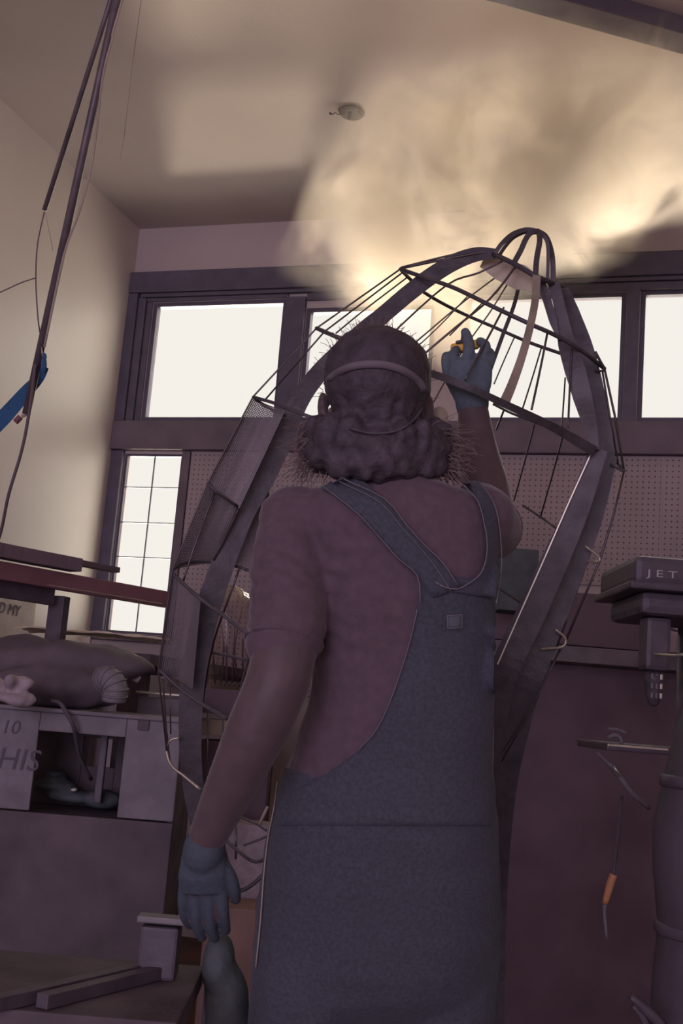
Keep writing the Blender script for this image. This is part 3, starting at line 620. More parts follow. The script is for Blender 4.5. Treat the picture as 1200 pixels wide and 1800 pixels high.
b = B(); tube(b, [hit(x, y, .006, 2.07) for x, y in ((487, 1375), (484, 1420), (474, 1470), (466, 1540), (460, 1620), (452, 1700))], .0014, 6, 3); o = obj('hip_rim_light', b, 'palecord', ov, True); o['label'] = 'pale strip painted as rim light on the hip edge'  # pale strip laid along the hip as painted rim light
# gloves
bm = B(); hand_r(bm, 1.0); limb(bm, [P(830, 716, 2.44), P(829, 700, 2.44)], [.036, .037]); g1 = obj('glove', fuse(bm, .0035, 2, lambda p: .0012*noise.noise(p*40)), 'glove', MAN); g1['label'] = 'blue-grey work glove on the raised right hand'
bm = B(); hand_l(bm, 1.0); limb(bm, [P(361, 1482, 1.96), P(357, 1500, 1.96)], [.036, .037]); g2 = obj('glove', fuse(bm, .0032, 2), 'shaded_glove', MAN); g2['label'] = 'blue-grey work glove on the lowered left hand, coloured darker as shade'
# boots
for a in (ankL, ankR):
    bm = B(); loft(bm, [(a+DP*d+UP*(h-.09), RL, r, UP, z) for d, h, r, z in ((-.085, .05, .034, .045), (-.05, .055, .045, .055), (.05, .055, .050, .055), (.14, .045, .054, .042), (.20, .038, .040, .034))], 16, power=2.5); limb(bm, [a, a+UP*.10], [.052, .056])
    for v in bm.verts: v.co.z = max(v.co.z, .002)
    obj('boot', fuse(bm, .007, 2), 'black', MAN)
# hair: cap, curls and loose strands
bm = B()
loft(bm, [(P(x, y, t), CR, a, CF, d) for x, y, t, a, d in ((664, 750, 2.035, .078, .09), (664, 720, 2.035, .082, .10), (664, 690, 2.035, .094, .112), (663, 650, 2.04, .0965, .118), (662, 618, 2.04, .087, .108), (660, 592, 2.04, .062, .08), (659, 577, 2.04, .03, .04))], 24)
hr = random.Random(3)
for k in range(90):
    u = hr.random(); x = 548+u*228; y = hr.uniform(752, 832)-10*abs(u-.5); t = 2.03-.085*sqrt(max(0, 1-(2*u-1)**2))
    if y > 812 and (x < 590 or x > 760): y -= 14
    ell(bm, P(x, y, t), (hr.uniform(.012, .026),)*3, seg=8)
for (x, y, r) in ((545, 768, .024), (548, 792, .026), (560, 812, .022), (778, 762, .022), (784, 786, .022), (772, 806, .022), (590, 818, .024), (560, 745, .018), (765, 748, .016), (538, 780, .016), (620, 812, .03), (680, 818, .035), (730, 812, .032)): ell(bm, P(x, y, 2.05), (r, r*1.6, r), seg=10)
limb(bm, [P(600, 790, 2.0), P(670, 800, 1.975), P(740, 790, 2.0)], [.05, .055, .05])
hair = obj('hair', fuse(bm, .006, 2, lambda p: (.0025 if (p-HC).dot(UP) > -.04 else .006)*(noise.noise(Vector((p.x*50, p.y*50, p.z*14)))+.6*noise.noise(p*70))), 'hair', MAN); hair['label'] = 'dark hair, chin length and curling out at the sides'
bm = B()
for k in range(760):
    s = hr.random()
    if s < .16:   # crown wisps
        th = hr.gauss(0, .7); x = 660+sin(th)*92; y = 676-cos(th)*97; p = P(x, y, 2.04+hr.uniform(-.05, .05)); d = CR*(sin(th)+hr.uniform(-.8, .8))+CU*(cos(th)*.8+.2); L = hr.uniform(.006, .020); cur = .6
    elif s < .52: # left curls
        x = hr.uniform(530, 590); y = hr.uniform(745, 828); p = P(x, y, 2.03+hr.uniform(-.04, .05)); d = CR*hr.uniform(-1, -.1)+CU*hr.uniform(-1, .3); L = hr.uniform(.015, .04); cur = 1.0
    elif s < .94:
        x = hr.uniform(752, 796); y = hr.uniform(752, 838); p = P(x, y, 2.03+hr.uniform(-.04, .06)); d = CR*hr.uniform(.1, 1)+CU*hr.uniform(-1, .4); L = hr.uniform(.015, .042); cur = 1.1
    else:
        x = hr.uniform(590, 750); y = hr.uniform(835, 850); p = P(x, y, 1.97); d = CU*-1+CR*hr.uniform(-.6, .6); L = hr.uniform(.01, .025); cur = .8
    d.normalize(); pts = [p]; ang = hr.uniform(0, 6.28); side = CR*cos(ang)+CF*sin(ang)*.6
    for j in range(1, 7):
        d = (d+side*cur*.35*sin(j*.9+ang)+Vector((hr.uniform(-1, 1), hr.uniform(-1, 1), hr.uniform(-1, 1)))*.18-UP*.05).normalized(); pts.append(pts[-1]+d*(L/4))
    tube(bm, pts, [.0007]*3+[.0005]*4, 3, 1)
hs = obj('hair_strands', bm, 'strand', hair); hs['kind'] = 'stuff'; hs['label'] = 'loose curly strands'
# respirator: elastic straps, mask and filters
def headband(pts, wd, name, lab):
    b = B(); strip(b, [P(*q) for q in pts], wd, .003); o = obj(name, b, 'band', rsp); o['label'] = lab
rsp = obj('respirator_mask', fuse(loft(B(), [(P(667, y, t), CR, a, CF, d) for y, t, a, d in ((700, 2.19, .018, .02), (725, 2.20, .035, .035), (755, 2.20, .045, .04), (780, 2.185, .035, .03))], 16), .006, 2), 'band', MAN)
hb = bmesh.new(); hb.from_mesh(hair.data); htree = BVHTree.FromBMesh(hb); hb.free()
def onhair(x, y, off=.004):
    d = (P(x, y, 1)-CP).normalized(); h = htree.ray_cast(CP, d); return (h[0] if h[0] else P(x, y, 2.0))-d*off
def hairband(pts, wd, name, lab):
    p = [onhair(*q) for q in pts]; p = [P(pts[0][0]-4, pts[0][1]+8, 2.06)]+p+[P(pts[-1][0]+3, pts[-1][1]+8, 2.06)]
    b = B(); strip(b, p, wd, .004, 3); o = obj(name, b, 'band', rsp, True); o['label'] = lab
hairband([(578, 668), (588, 658), (602, 650), (618, 644), (636, 641), (655, 640), (674, 641), (692, 645), (708, 651), (724, 660), (737, 672), (747, 688)], .0125, 'head_strap', 'pale grey elastic strap across the back of the head')
hairband([(742, 716), (730, 735), (712, 750), (690, 759), (665, 762), (640, 760), (615, 753)], .004, 'head_strap', 'thin lower strap')
rsp.children[-1].data.materials[0] = M['black']
for x in (586, 772):
    b = B(); loft(b, [(P(x, 735, t), CR, .017 if x > 700 else .015, CU, .022) for t in (2.12, 2.15)], 16); obj('filter', b, 'palecord', rsp, True)
# tool in the raised hand
tl = empty('hand_tool', P(815, 612, 2.49), 'small yellow tool with a black clip gripped in the raised glove', 'tool')
tx = (P(840, 604, 2.49)-P(795, 612, 2.49)).normalized(); ty = CF; tz = tx.cross(ty).normalized()
b = B(); obox(b, P(817, 609, 2.50), (.031, .014, .010), tx, ty, tz, .005); obj('yellow_body', b, 'yellow', tl, True)
b = B(); obox(b, P(808, 601, 2.485), (.009, .008, .003), tx, ty, tz, .001); tube(b, [P(809, 602, 2.48), P(811, 596, 2.48), P(812, 588, 2.48)], .002); obj('black_clip', b, 'black', tl)

# ------------------------------------------------------------------ left side: shelf rack
rk = empty('storage_rack', P(100, 1500, 3.7).xy.to_3d(), 'maroon beamed steel storage rack along the left wall', 'rack')
def hbar(bm, xl, yl, tl_, xr, yr, tr, hh, dd):
    a, c = P(xl, yl, tl_), P(xr, yr, tr); c.z = a.z; X = (c-a).normalized(); obox(bm, (a+c)/2, ((c-a).length/2, dd, hh), X, Vector((-X.y, X.x, 0)), UP, .003); return X
b = B(); X = hbar(b, -60, 993, 3.40, 296, 1053, 4.06, .028, .02); obj('front_beam', b, 'maroon', rk)
b = B(); hbar(b, -60, 1023, 3.44, 92, 1046, 3.72, .030, .012); obj('lower_beam', b, 'darkmetal', rk)
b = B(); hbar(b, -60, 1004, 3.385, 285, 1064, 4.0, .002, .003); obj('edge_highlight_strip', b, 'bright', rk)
for x in (103,):
    p = P(x, 1070, 3.76); b = B(); box(b, (p.x-.028, p.y-.02, 0), (p.x+.028, p.y+.02, 1.40), .002); up = obj('upright', b, 'darkmetal', rk)
    for zq in range(6):
        b = B(); tube(b, [Vector((p.x+.020, p.y-.022, 1.36-.045*zq)), Vector((p.x+.020, p.y-.018, 1.36-.045*zq))], .0035, 8, 1); obj('slot', b, 'black', up)
# stock on the shelf: row of small drawers/tins
aL, aR = P(-60, 962, 3.5), P(200, 1012, 3.9)
for k in range(9):
    u = k/9; q = P(-20+u*160, 968+u*31, 3.45+u*.28); q.z = 1.50
    b = B(); obox(b, q, (.028, .03, .022), X, Vector((-X.y, X.x, 0)), UP, .003); tag(obj('small_tin', b, 'darkmaroon'), ['small dark tin at the left end of the row on the rack shelf', 'second', 'third', 'fourth', 'middle', 'fourth', 'third', 'second', 'small dark tin at the window end of the row on the rack shelf'][k] if k in (0, 8) else '%s small dark tin %s on the rack shelf' % (['', 'second', 'third', 'fourth', 'middle', 'fourth', 'third', 'second'][k], ['', 'from the left end of the row', 'from the left end of the row', 'from the left end of the row', 'of the row of nine', 'from the window end of the row', 'from the window end of the row', 'from the window end of the row'][k]), 'tin', 'row of small tins on the rack')
b = B(); q0 = P(-60, 950, 3.6); q1 = P(205, 1000, 4.1); q1.z = q0.z = 1.535; X2 = (q1-q0).normalized(); obox(b, (q0+q1)/2+Vector((0, 0, .0)), ((q1-q0).length/2, .02, .010), X2, Vector((-X2.y, X2.x, 0)), UP, .003)
tag(obj('long_board', b, 'bench'), 'long dark board lying behind the row of tins on the rack', 'board')
# white board with marker writing under the rack beam
wb = empty('whiteboard', Vector((XL+.02, 4.3, 1.22)), 'pale board with marker writing on the left wall below the rack', 'board')
b = B(); box(b, (XL+.002, 3.2, 1.20), (XL+.015, 4.62, 1.52)); obj('board_panel', b, 'board', wb)
for s, y0, z0, sz in (('AND MY', 4.20, 1.405, .07), ('HERE', 4.12, 1.325, .06)):
    me = text_mesh(s, sz, .0008, .2); o = obj('writing', me, 'ink', wb); o.matrix_parent_inverse = Matrix.Identity(4); o.matrix_parent_inverse = wb.matrix_world.inverted()
    o.parent = wb; o.matrix_parent_inverse = Matrix.Translation(-wb.location); o.matrix_basis = Matrix(((0, 0, 1, XL+.017), (1, 0, 0, y0+.02), (0, 1, 0, z0), (0, 0, 0, 1)))
# second work surface below the window
bt = empty('rear_bench', P(120, 1500, 4.3).xy.to_3d(), 'dark rear workbench under the low window', 'workbench')
b = B(); box(b, (XL+.02, 3.55, 1.20), (-1.75, 5.12, 1.24), .004); obj('worktop', b, 'bench', bt)
for x, y in ((-2.8, 3.65), (-1.85, 3.65), (-2.8, 5.0), (-1.85, 5.0)):
    b = B(); box(b, (x-.04, y-.04, 0), (x+.04, y+.04, 1.20), .003); obj('leg', b, 'bench', bt)
b = B(); ring = []
rr = random.Random(5)
def crumple(c, sx, sy, sz, amp, seed, nx=16, ny=10, X=CR, Y=CF):
    bm = B(); g = []
    for i in range(nx+1):
        row = []
        for j in range(ny+1):
            u, v = i/nx*2-1, j/ny*2-1; h = noise.noise(Vector((u*2.3+seed, v*2.3, seed)))*amp+noise.noise(Vector((u*6+seed, v*6, 3)))*amp*.35
            row.append(c+X*(u*sx)+Y*(v*sy)+UP*(sz*(1-.6*(u*u+v*v)*.5)+h))
        g.append(row)
    tp = [[bm.verts.new(p) for p in r] for r in g]; bt_ = [[bm.verts.new(p-UP*.004) for p in r] for r in g]
    for i in range(nx):
        for j in range(ny):
            bm.faces.new((tp[i][j], tp[i+1][j], tp[i+1][j+1], tp[i][j+1])); bm.faces.new((bt_[i][j], bt_[i][j+1], bt_[i+1][j+1], bt_[i+1][j]))
    for i in range(nx):
        for j in (0, ny): bm.faces.new((tp[i][j], tp[i+1][j], bt_[i+1][j], bt_[i][j]))
    for j in range(ny):
        for i in (0, nx): bm.faces.new((tp[i][j], tp[i][j+1], bt_[i][j+1], bt_[i][j]))
    return bm
RX = Vector((cos(YAW), sin(YAW), 0)); RY = Vector((-sin(YAW), cos(YAW), 0))
tag(obj('paper_sheet', crumple(P(165, 1118, 4.05), .26, .12, .012, .012, 2.0, X=RX, Y=RY), 'paper', smooth=True), 'large pale curling sheet on the rear bench below the low window', 'sheet')
b = B(); v = [P(136, 1121, 3.9), P(159, 1119, 3.9), P(156, 1140, 3.88)]; f = [b.verts.new(p) for p in v]+[b.verts.new(p+RY*.004) for p in v]
b.faces.new(f[:3]); b.faces.new(f[3:][::-1]); [b.faces.new((f[i], f[(i+1) % 3], f[3+(i+1) % 3], f[3+i])) for i in range(3)]
tag(obj('paper_corner', b, 'paper'), 'small bright triangular paper corner folded over the bench edge', 'paper')
# dark draped heap between rear bench and machine
bm = B()
for (x, y, t, a, d, h) in ((60, 1165, 3.5, .24, .12, .08), (150, 1163, 3.5, .20, .12, .07), (100, 1205, 3.42, .22, .12, .07), (20, 1185, 3.5, .2, .12, .1), (205, 1172, 3.5, .13, .11, .045)): ell(bm, P(x, y, t), (a, d, h), RX, RY, UP)
tm = fuse(bm, .012, 2, lambda p: .016*noise.noise(p*11)-.020*abs(noise.noise(p*6))); zt = P(-70, 1232, 3.25).z
for v in tm.vertices: v.co.z = max(v.co.z, zt+.002)
tag(obj('draped_tarp', tm, 'bench'), 'dark lumpy tarp heaped over the machine top', 'tarp')
b = B(); strip(b, [P(190, 1158, 3.55), P(215, 1175, 3.5), P(245, 1195, 3.45)], [.025, .05, .02], .003); tag(obj('cardboard_flap', b, 'rag'), 'small grey cardboard flap sticking out of the dark tarp', 'cardboard')
bl = empty('duct_elbow', P(190, 1225, 3.3), 'grey ribbed duct hose lying at the right end of the machine top', 'duct')
pts = [P(178, 1196, 3.26), P(192, 1194, 3.24), P(202, 1208, 3.23), P(200, 1232, 3.23)]; b = B(); tube(b, pts, .035, 16, 6); obj('hose', b, 'greymachine', bl, True)
for q in smoothpath([Vector(p) for p in pts], 4)[1:-1]:
    pass
for k in range(8):
    sp = smoothpath(pts, 5); i = 1+k*2
    if i+1 < len(sp):
        b = B(); ring_tube(b, sp[i], (sp[i+1]-sp[i-1]).normalized(), .036, .003); obj('corrugation', b, 'greymachine', bl, True)
bm = B()
for k in range(14): ell(bm, P(rr.uniform(-15, 45), rr.uniform(1198, 1236), 3.12+rr.uniform(-.03, .04)), (rr.uniform(.015, .035), .03, rr.uniform(.012, .024)), seg=10)
tag(obj('crumpled_rag', fuse(bm, .006, 1, lambda p: .008*noise.noise(p*28)), 'rag'), 'crumpled pale rag on the left corner of the grey machine', 'rag')

# ------------------------------------------------------------------ grey machine with open front and marker scribble
T = 3.25
mc = empty('grey_machine_cabinet', P(140, 1500, 3.3).xy.to_3d(), 'grey open-fronted machine cabinet with marker scribble on its left side', 'cabinet')
o0 = P(-70, 1232, T); o1 = P(330, 1262, T); MX = Vector(((o1-o0).x, (o1-o0).y, 0)).normalized(); MY = Vector((-MX.y, MX.x, 0)); ztop = o0.z
def mloc(x, y):  # machine front plane coordinate (u along MX from o0, z)
    d = P(x, y, 1)-CP; t = ((o0-CP).dot(MY))/d.dot(MY); q = CP+d*t; return (q-o0).dot(MX), q.z
def mpanel(name, u0, u1, z0, z1, w0=0, w1=.02, m='greymachine', par=None, bev=.004):
    b = B(); c = o0+MX*((u0+u1)/2)+MY*((w0+w1)/2); c.z = (z0+z1)/2; obox(b, c, ((u1-u0)/2, (w1-w0)/2, (z1-z0)/2), MX, MY, UP, bev); return obj(name, b, m, par or mc)
uL, zT = mloc(68, 1284); uR, _ = mloc(221, 1290); _, zB = mloc(140, 1432); uE, _ = mloc(322, 1262)
mpanel('side_panel', 0, uL, zB, ztop-.012); mpanel('top_rail', uL, uR, zT, ztop-.012); mpanel('front_panel', uR, uE, zB, ztop-.012); mpanel('lower_rail', 0, uE, .0, zB-.004, 0, .02, 'bench')
mpanel('top_plate', -.01, uE+.01, ztop-.012, ztop, -.012, .38, 'greymachine'); mpanel('end_panel', uE-.02, uE, 0, ztop-.014, .021, .36, 'bench')
mpanel('bottom_shelf', .02, uE-.03, zB-.03, zB-.01, .03, .36, 'bench')
hu0, hz1 = mloc(82, 1312); hu1, hz0 = mloc(136, 1360)
s_ = 1.11
mpanel('back_panel', 0, hu0*s_, .0, ztop-.02, .361, .38, 'bench'); mpanel('back_panel', hu1*s_, uE, .0, ztop-.02, .361, .38, 'bench'); mpanel('back_panel', hu0*s_, hu1*s_, hz1+.02, ztop-.02, .361, .38, 'bench'); mpanel('back_panel', hu0*s_, hu1*s_, .0, hz0, .361, .38, 'bench')
q = mpanel('bracket', *([mloc(158, 1300)[0], mloc(172, 1300)[0]]), zB+.02, zT-.002, .15, .17, 'darkmetal')
b = B(); ell(b, P(130, 1388, 3.4), (.010, .01, .005)); o = obj('knob', b, 'white', mc, True); o['label'] = 'small white knob'
mpanel('switch_plate', mloc(243, 1270)[0], mloc(263, 1270)[0], mloc(250, 1284)[1], mloc(250, 1264)[1], -.004, 0, 'bench')
# bundle inside
bm = B()
for (x, y, a, h) in ((95, 1380, .07, .02), (130, 1400, .09, .02), (180, 1405, .06, .03), (100, 1360, .03, .012)): ell(bm, P(x, y, 3.45), (a, .06, h), MX, MY, UP)
tag(obj('cloth_bundle', fuse(bm, .008, 2), 'teal'), 'dark cloth bundle lying inside the open grey cabinet', 'cloth')
b = B(); tube(b, [P(90, 1232, 3.22), P(105, 1236, 3.215), P(118, 1256, 3.21), P(130, 1280, 3.21), P(140, 1330, 3.3), P(160, 1370, 3.36)], .006, 8); tag(obj('power_cable', b, 'black', smooth=True), 'black power cable drooping over the grey cabinet front into the opening', 'cable')
for s, x, y, sz in (('10', 0, 1288, .055), ('HIS', -8, 1350, .085)):
    me = text_mesh(s, sz, .0006, .15); u, z = mloc(x, y); o = obj('scribble', me, 'scribble', mc); c = o0+MX*u-MY*.0015; c.z = z
    o.matrix_basis = Matrix(((MX.x, 0, -MY.x, c.x), (MX.y, 0, -MY.y, c.y), (0, 1, 0, c.z), (0, 0, 0, 1)))
# pale slab painted as the lit wall seen through the hole
b = B(); box(b, (XL+.002, 3.9, .55), (XL+.012, 4.9, 1.16)); tag(obj('painted_lit_wall', b, 'board'), 'pale patch standing in for lit wall, seen through the hole of the grey cabinet', 'panel')
# white worktop strip behind (bright line)
b = B(); a, c = P(245, 1216, 3.75), P(325, 1223, 3.75); hbar(b, 245, 1217, 3.72, 345, 1226, 3.72, .004, .08); tag(obj('metal_shelf', b, 'bright'), 'thin bright metal shelf right of the dark tarp', 'shelf')
b = B(); hbar(b, 248, 1240, 3.72, 345, 1248, 3.72, .030, .07); tag(obj('steel_bin', b, 'greymachine'), 'grey steel bin under the bright metal shelf', 'bin')

# clear plastic wrapped lamp/jar in front of the pegboard
fb = empty('plastic_wrapped_jug', P(405, 1200, 3.9), 'clear crinkled plastic bag with a domed top standing behind the steel frame', 'bag')
bm = B(); loft(bm, [(P(408, 1205-y, 3.9), CR, .10*sqrt(max(.02, 1-(max(0, y-60)/118)**2.4)), CF, .10*sqrt(max(.02, 1-(max(0, y-60)/118)**2.4))) for y in range(0, 178, 8)], 40, close=False)
for v in bm.verts: q = v.co-P(408, 1150, 3.9); v.co += q.normalized()*(.012*noise.noise(Vector((v.co.x*34, v.co.y*34, v.co.z*7)))+.006*noise.noise(v.co*60))
obj('plastic_film', bm, 'film', fb, True)
for k in range(7):
    x = 378+k*10; b = B(); tube(b, [P(x, 1200, 3.9), P(x+rr.uniform(-6, 6), 1140, 3.88), P(x+rr.uniform(-8, 8), 1085+rr.uniform(-20, 20), 3.9)], [.004, .003, .001], 6); obj('inner_stem', b, 'darkmetal', fb, True)
# red boxes behind the frame, left of the man
for (x0, x1, y0, y1, t, m, lb) in ((345, 470, 1208, 1262, 4.0, 'darkmaroon', 'dark red wooden box under the plastic bag'), (352, 470, 1262, 1300, 4.05, 'paper', 'cream carton standing below the dark red box'), (345, 470, 1300, 1450, 4.0, 'darkmaroon', 'tall dark red crate behind the lower frame')):
    a, c = P(x0, y0, t), P(x1, y1, t); b = B(); hh = (a.z-c.z)/2; obox(b, (a+c)/2+RY*.1, ((x1-x0)/2/FPX*t, .1, hh), RX, RY, UP, .004); tag(obj('storage_box', b, m), lb, 'box')
b = B(); a = P(430, 1500, 3.75); a.z = (a.z+.10)/2; obox(b, a, (.09, .09, a.z), RX, RY, UP, .006); tag(obj('grey_pail', b, 'rag'), 'pale grey bin standing behind the lower frame, seen between arm and hip', 'bin')

a = P(425, 1598, 3.42); b = B(); obox(b, Vector((a.x, a.y, a.z/2))+RY*.1, (.11, .1, a.z/2), RX, RY, UP, .004); tag(obj('cardboard_box', b, 'cardboard'), 'brown cardboard box on the floor, seen between the lowered glove and the hip', 'box')
# ------------------------------------------------------------------ foreground left bench
fbn = empty('low_work_table', P(150, 1800, 2.0).xy.to_3d(), 'dark low work table at the bottom left with steel rails', 'table')
b = B(); c = P(60, 1740, 1.95); obox(b, c, (.27, .20, .018), RX, RY, UP, .004); obj('tabletop', b, 'bench', fbn)
for sx in (-.22, .22):
    for sy in (-.18, .18):
        q = c+RX*sx+RY*sy; b = B(); obox(b, Vector((q.x, q.y, (c.z-.018)/2)), (.025, .025, (c.z-.018)/2-.001), RX, RY, UP); obj('leg', b, 'bench', fbn)
for (xa, ya, xb, yb, t0, t1, lb) in ((-30, 1690, 300, 1625, 1.72, 2.1, 'longer dark steel bar lying on the low work table'), (80, 1703, 300, 1655, 1.78, 2.05, 'shorter dark steel bar in front on the low work table')):
    b = B(); a, c2 = P(xa, ya, t0), P(xb, yb, t1); c2.z = a.z = c.z+.03; X3 = (c2-a).normalized(); obox(b, (a+c2)/2, ((c2-a).length/2, .012, .011), X3, Vector((-X3.y, X3.x, 0)), UP, .002); tag(obj('steel_bar', b, 'darkmetal'), lb, 'bar', 'steel bars on the low table')
vs_ = empty('bench_vise', P(285, 1700, 2.05), 'small dark vise with a worn light jaw top on the low work table', 'vise')
b = B(); q = P(285, 1625, 2.05); zt2 = c.z+.018; obox(b, Vector((q.x, q.y, (zt2+q.z)/2)), (.034, .030, (q.z-zt2)/2), RX, RY, UP, .006); obj('vise_body', b, 'darkmetal', vs_)
b = B(); obox(b, P(290, 1616, 2.05), (.048, .020, .006), RX, RY, UP, .003); obj('jaw', b, 'scuffed', vs_)
bm = B()
for (x, y, t, a, h) in ((385, 1700, 2.1, .032, .06), (397, 1760, 2.1, .042, .08), (403, 1850, 2.12, .045, .12), (400, 1820, 2.1, .045, .12)): ell(bm, P(x, y, t), (a, .05, h))
q = P(400, 1900, 2.12); box(bm, (q.x-.042, q.y-.04, 0.01), (q.x+.042, q.y+.04, q.z+.05))
tag(obj('covered_stool', fuse(bm, .009, 3, lambda p: .006*noise.noise(p*14)), 'teal'), 'dark teal cloth covered stool between the low table and the man', 'stool')

# ------------------------------------------------------------------ right side: tool chest, box, drill press
ch = empty('tool_chest', P(1060, 1500, 3.9).xy.to_3d(), 'dark red tool chest with a grey top ledge below the pegboard', 'cabinet')
def cbox(name, x0, x1, y0, y1, t, dep, m, par, bev=.004, zfloor=False):
    a, c = P(x0, y0, t), P(x1, y1, t); z1 = (a.z+P(x1, y0, t).z)/2; z0 = 0.002 if zfloor else (P(x0, y1, t).z+c.z)/2
    b = B(); m0 = (P((x0+x1)/2, (y0+y1)/2, t)); obox(b, Vector((m0.x, m0.y, (z0+z1)/2))+RY*(dep/2), ((x1-x0)/2/FPX*t, dep/2, (z1-z0)/2), RX, RY, UP, bev); return obj(name, b, m, par)
cbox('upper_body', 820, 1250, 1042, 1137, 4.25, .3, 'darkmaroon', ch); cbox('ledge', 800, 1260, 1137, 1166, 4.15, .42, 'greymachine', ch); cbox('lower_body', 810, 1250, 1168, 1700, 4.2, .4, 'darkmaroon', ch, zfloor=True)
cbox('dark_green_box', 878, 945, 962, 1075, 4.0, .15, 'teal', None); tag(bpy.data.objects['dark_green_box'], 'dark green box on the chest, between the man and the big rib', 'box')
dp = empty('drill_press', P(1150, 1500, 2.95).xy.to_3d(), 'dark drill press with pale lettering on its belt cover at the right edge', 'drill press')
TD = 2.95
DX = RX; DY = RY
def dbox(name, x0, x1, y0, y1, w0, w1, m='darkmetal', bev=.006, par=None):
    c = P((x0+x1)/2, (y0+y1)/2, TD); b = B(); obox(b, c+DY*((w0+w1)/2), ((x1-x0)/2/FPX*TD, (w1-w0)/2, (y1-y0)/2/FPX*TD), DX, DY, UP, bev); return obj(name, b, m, par or dp)
dbox('belt_cover', 1098, 1310, 992, 1040, -.10, .28, bev=.016); dbox('cover_rim', 1088, 1318, 1036, 1050, -.11, .29, bev=.006); dbox('head_casting', 1112, 1290, 1050, 1090, -.08, .25, bev=.02)
dbox('quill_housing', 1124, 1168, 1088, 1180, -.06, .02, bev=.012)
b = B(); p = P(1146, 1180, TD)-DY*.02; loft(b, [(p-UP*h, DX, r, DY, r) for h, r in ((0, .024), (.03, .026), (.035, .022), (.06, .022), (.085, .012), (.09, .006))], 18); ck = obj('chuck', b, 'darkmetal', dp, True)
for k in range(3):
    for j in range(3):
        b = B(); q = p-UP*(.015+.024*j)+DX*(-.012+.012*k)-DY*.0225; obox(b, q, (.003, .002, .007), DX, DY, UP, .0008); obj('chuck_key_slot', b, 'greymachine' if k < 2 else 'bright', ck)
cz = P(1215, 1100, TD+.2); b = B(); loft(b, [(Vector((cz.x, cz.y, z)), DX, .036, DY, .036) for z in (.03, cz.z+.02)], 24); obj('column', b, 'darkmetal', dp, True)
b = B(); loft(b, [(Vector((cz.x, cz.y, 0))-DY*.1+UP*h, DX, r, DY, r*1.2) for h, r in ((0, .2), (.03, .2), (.04, .17))], 24, power=4); obj('base', b, 'darkmetal', dp)
dbox('work_table', 1046, 1300, 1313, 1326, -.12, .22, bev=.004)
o = dbox('table_edge', 1048, 1150, 1309, 1313, -.121, -.10, 'bright', .001); o['label'] = 'bright strip along the table edge'  # thin bright strip on the front edge of the table
b = B(); tube(b, [P(1050, 1324, 2.84), P(1066, 1340, 2.85), P(1080, 1352, 2.85), P(1108, 1392, 2.85), P(1140, 1420, 2.9)], [.004, .006, .009, .007, .006], 10); obj('table_crank', b, 'greymachine', dp, True)
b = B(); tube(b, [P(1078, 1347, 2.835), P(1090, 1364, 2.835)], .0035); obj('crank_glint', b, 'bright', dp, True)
b = B(); tube(b, [P(1068, 1298, 2.85), P(1080, 1292, 2.85), P(1090, 1298, 2.85), P(1092, 1312, 2.85)], .005, 10); obj('table_clamp', b, 'greymachine', dp, True)
b = B(); tube(b, [P(1068, 1281, 2.87), P(1086, 1283, 2.87), P(1100, 1289, 2.87)], .0035, 8); obj('clamp_lever', b, 'greymachine', dp, True)
b = B(); tube(b, [P(1200, 1150, 2.7), P(1188, 1152, 2.72), P(1150, 1150, 2.85)], .004, 8); obj('feed_handle', b, 'bright', dp, True)
me = text_mesh('J E T', .031, .001); o = obj('lettering', me, 'letter', dp); q = P(1117, 1021, TD)-DY*.1055
o.matrix_basis = Matrix(((DX.x*1.28, 0, -DY.x, q.x), (DX.y*1.28, 0, -DY.y, q.y), (0, .82, 0, q.z), (0, 0, 0, 1)))
# pale sheet at right edge behind the press, wire across it
cbox('pale_bin', 1172, 1300, 1068, 1152, 4.1, .05, 'rag', None); tag(bpy.data.objects['pale_bin'], 'pale grey bin behind the drill press column at the right edge', 'bin')
b = B(); tube(b, [P(1168, 1097, 3.9), P(1185, 1108, 3.9), P(1220, 1112, 3.9)], .004); tag(obj('dark_hose', b, 'cord', smooth=True), 'thin dark hose crossing in front of the pale bin', 'hose')
# dark machine flank in the right foreground
bm = B(); loft(bm, [(P(x, y, 2.2), RX, r, RY, .12) for x, y, r in ((1262, 1230, .05), (1262, 1300, .08), (1268, 1380, .11), (1272, 1460, .135), (1276, 1540, .14), (1276, 1640, .13), (1276, 1720, .14), (1280, 1800, .15))]+[(Vector((P(1280, 1800, 2.2).x, P(1280, 1800, 2.2).y, .01)), RX, .17, RY, .13)], 24)
vac = empty('dust_canister', P(1276, 1800, 2.2).xy.to_3d(), 'dark rounded canister machine at the bottom right edge, in front of the drill press', 'machine')
obj('canister_body', fuse(bm, .010, 2), 'black', vac)
for (x, y, rr_) in ((1268, 1380, .112), (1276, 1640, .133)):
    b = B(); q = P(x, y, 2.2); loft(b, [(q+UP*h, RX, rr_+e, RY, .121+e) for h, e in ((-.012, 0), (-.008, .004), (.008, .004), (.012, 0))], 28); obj('clamp_band', b, 'darkmetal', vac, True)
b = B(); q = P(1262, 1232, 2.2); tube(b, [q, q+UP*.10, q+UP*.17+RX*.08, q+UP*.18+RX*.22], .032, 14, 6); obj('intake_pipe', b, 'darkmetal', vac, True)
hm = empty('wooden_handled_tool', P(1070, 1560, 2.6), 'tool with a short varnished wooden handle catching light, below the drill press table', 'tool')
b = B(); tube(b, [P(1078, 1537, 2.6), P(1072, 1555, 2.6), P(1063, 1588, 2.6)], [.009, .0095, .007], 10); obj('handle', b, 'orange', hm, True)
b = B(); tube(b, [P(1063, 1590, 2.6), P(1062, 1605, 2.6), P(1066, 1650, 2.6)], [.005, .004, .004], 8); obj('shank', b, 'greymachine', hm, True)
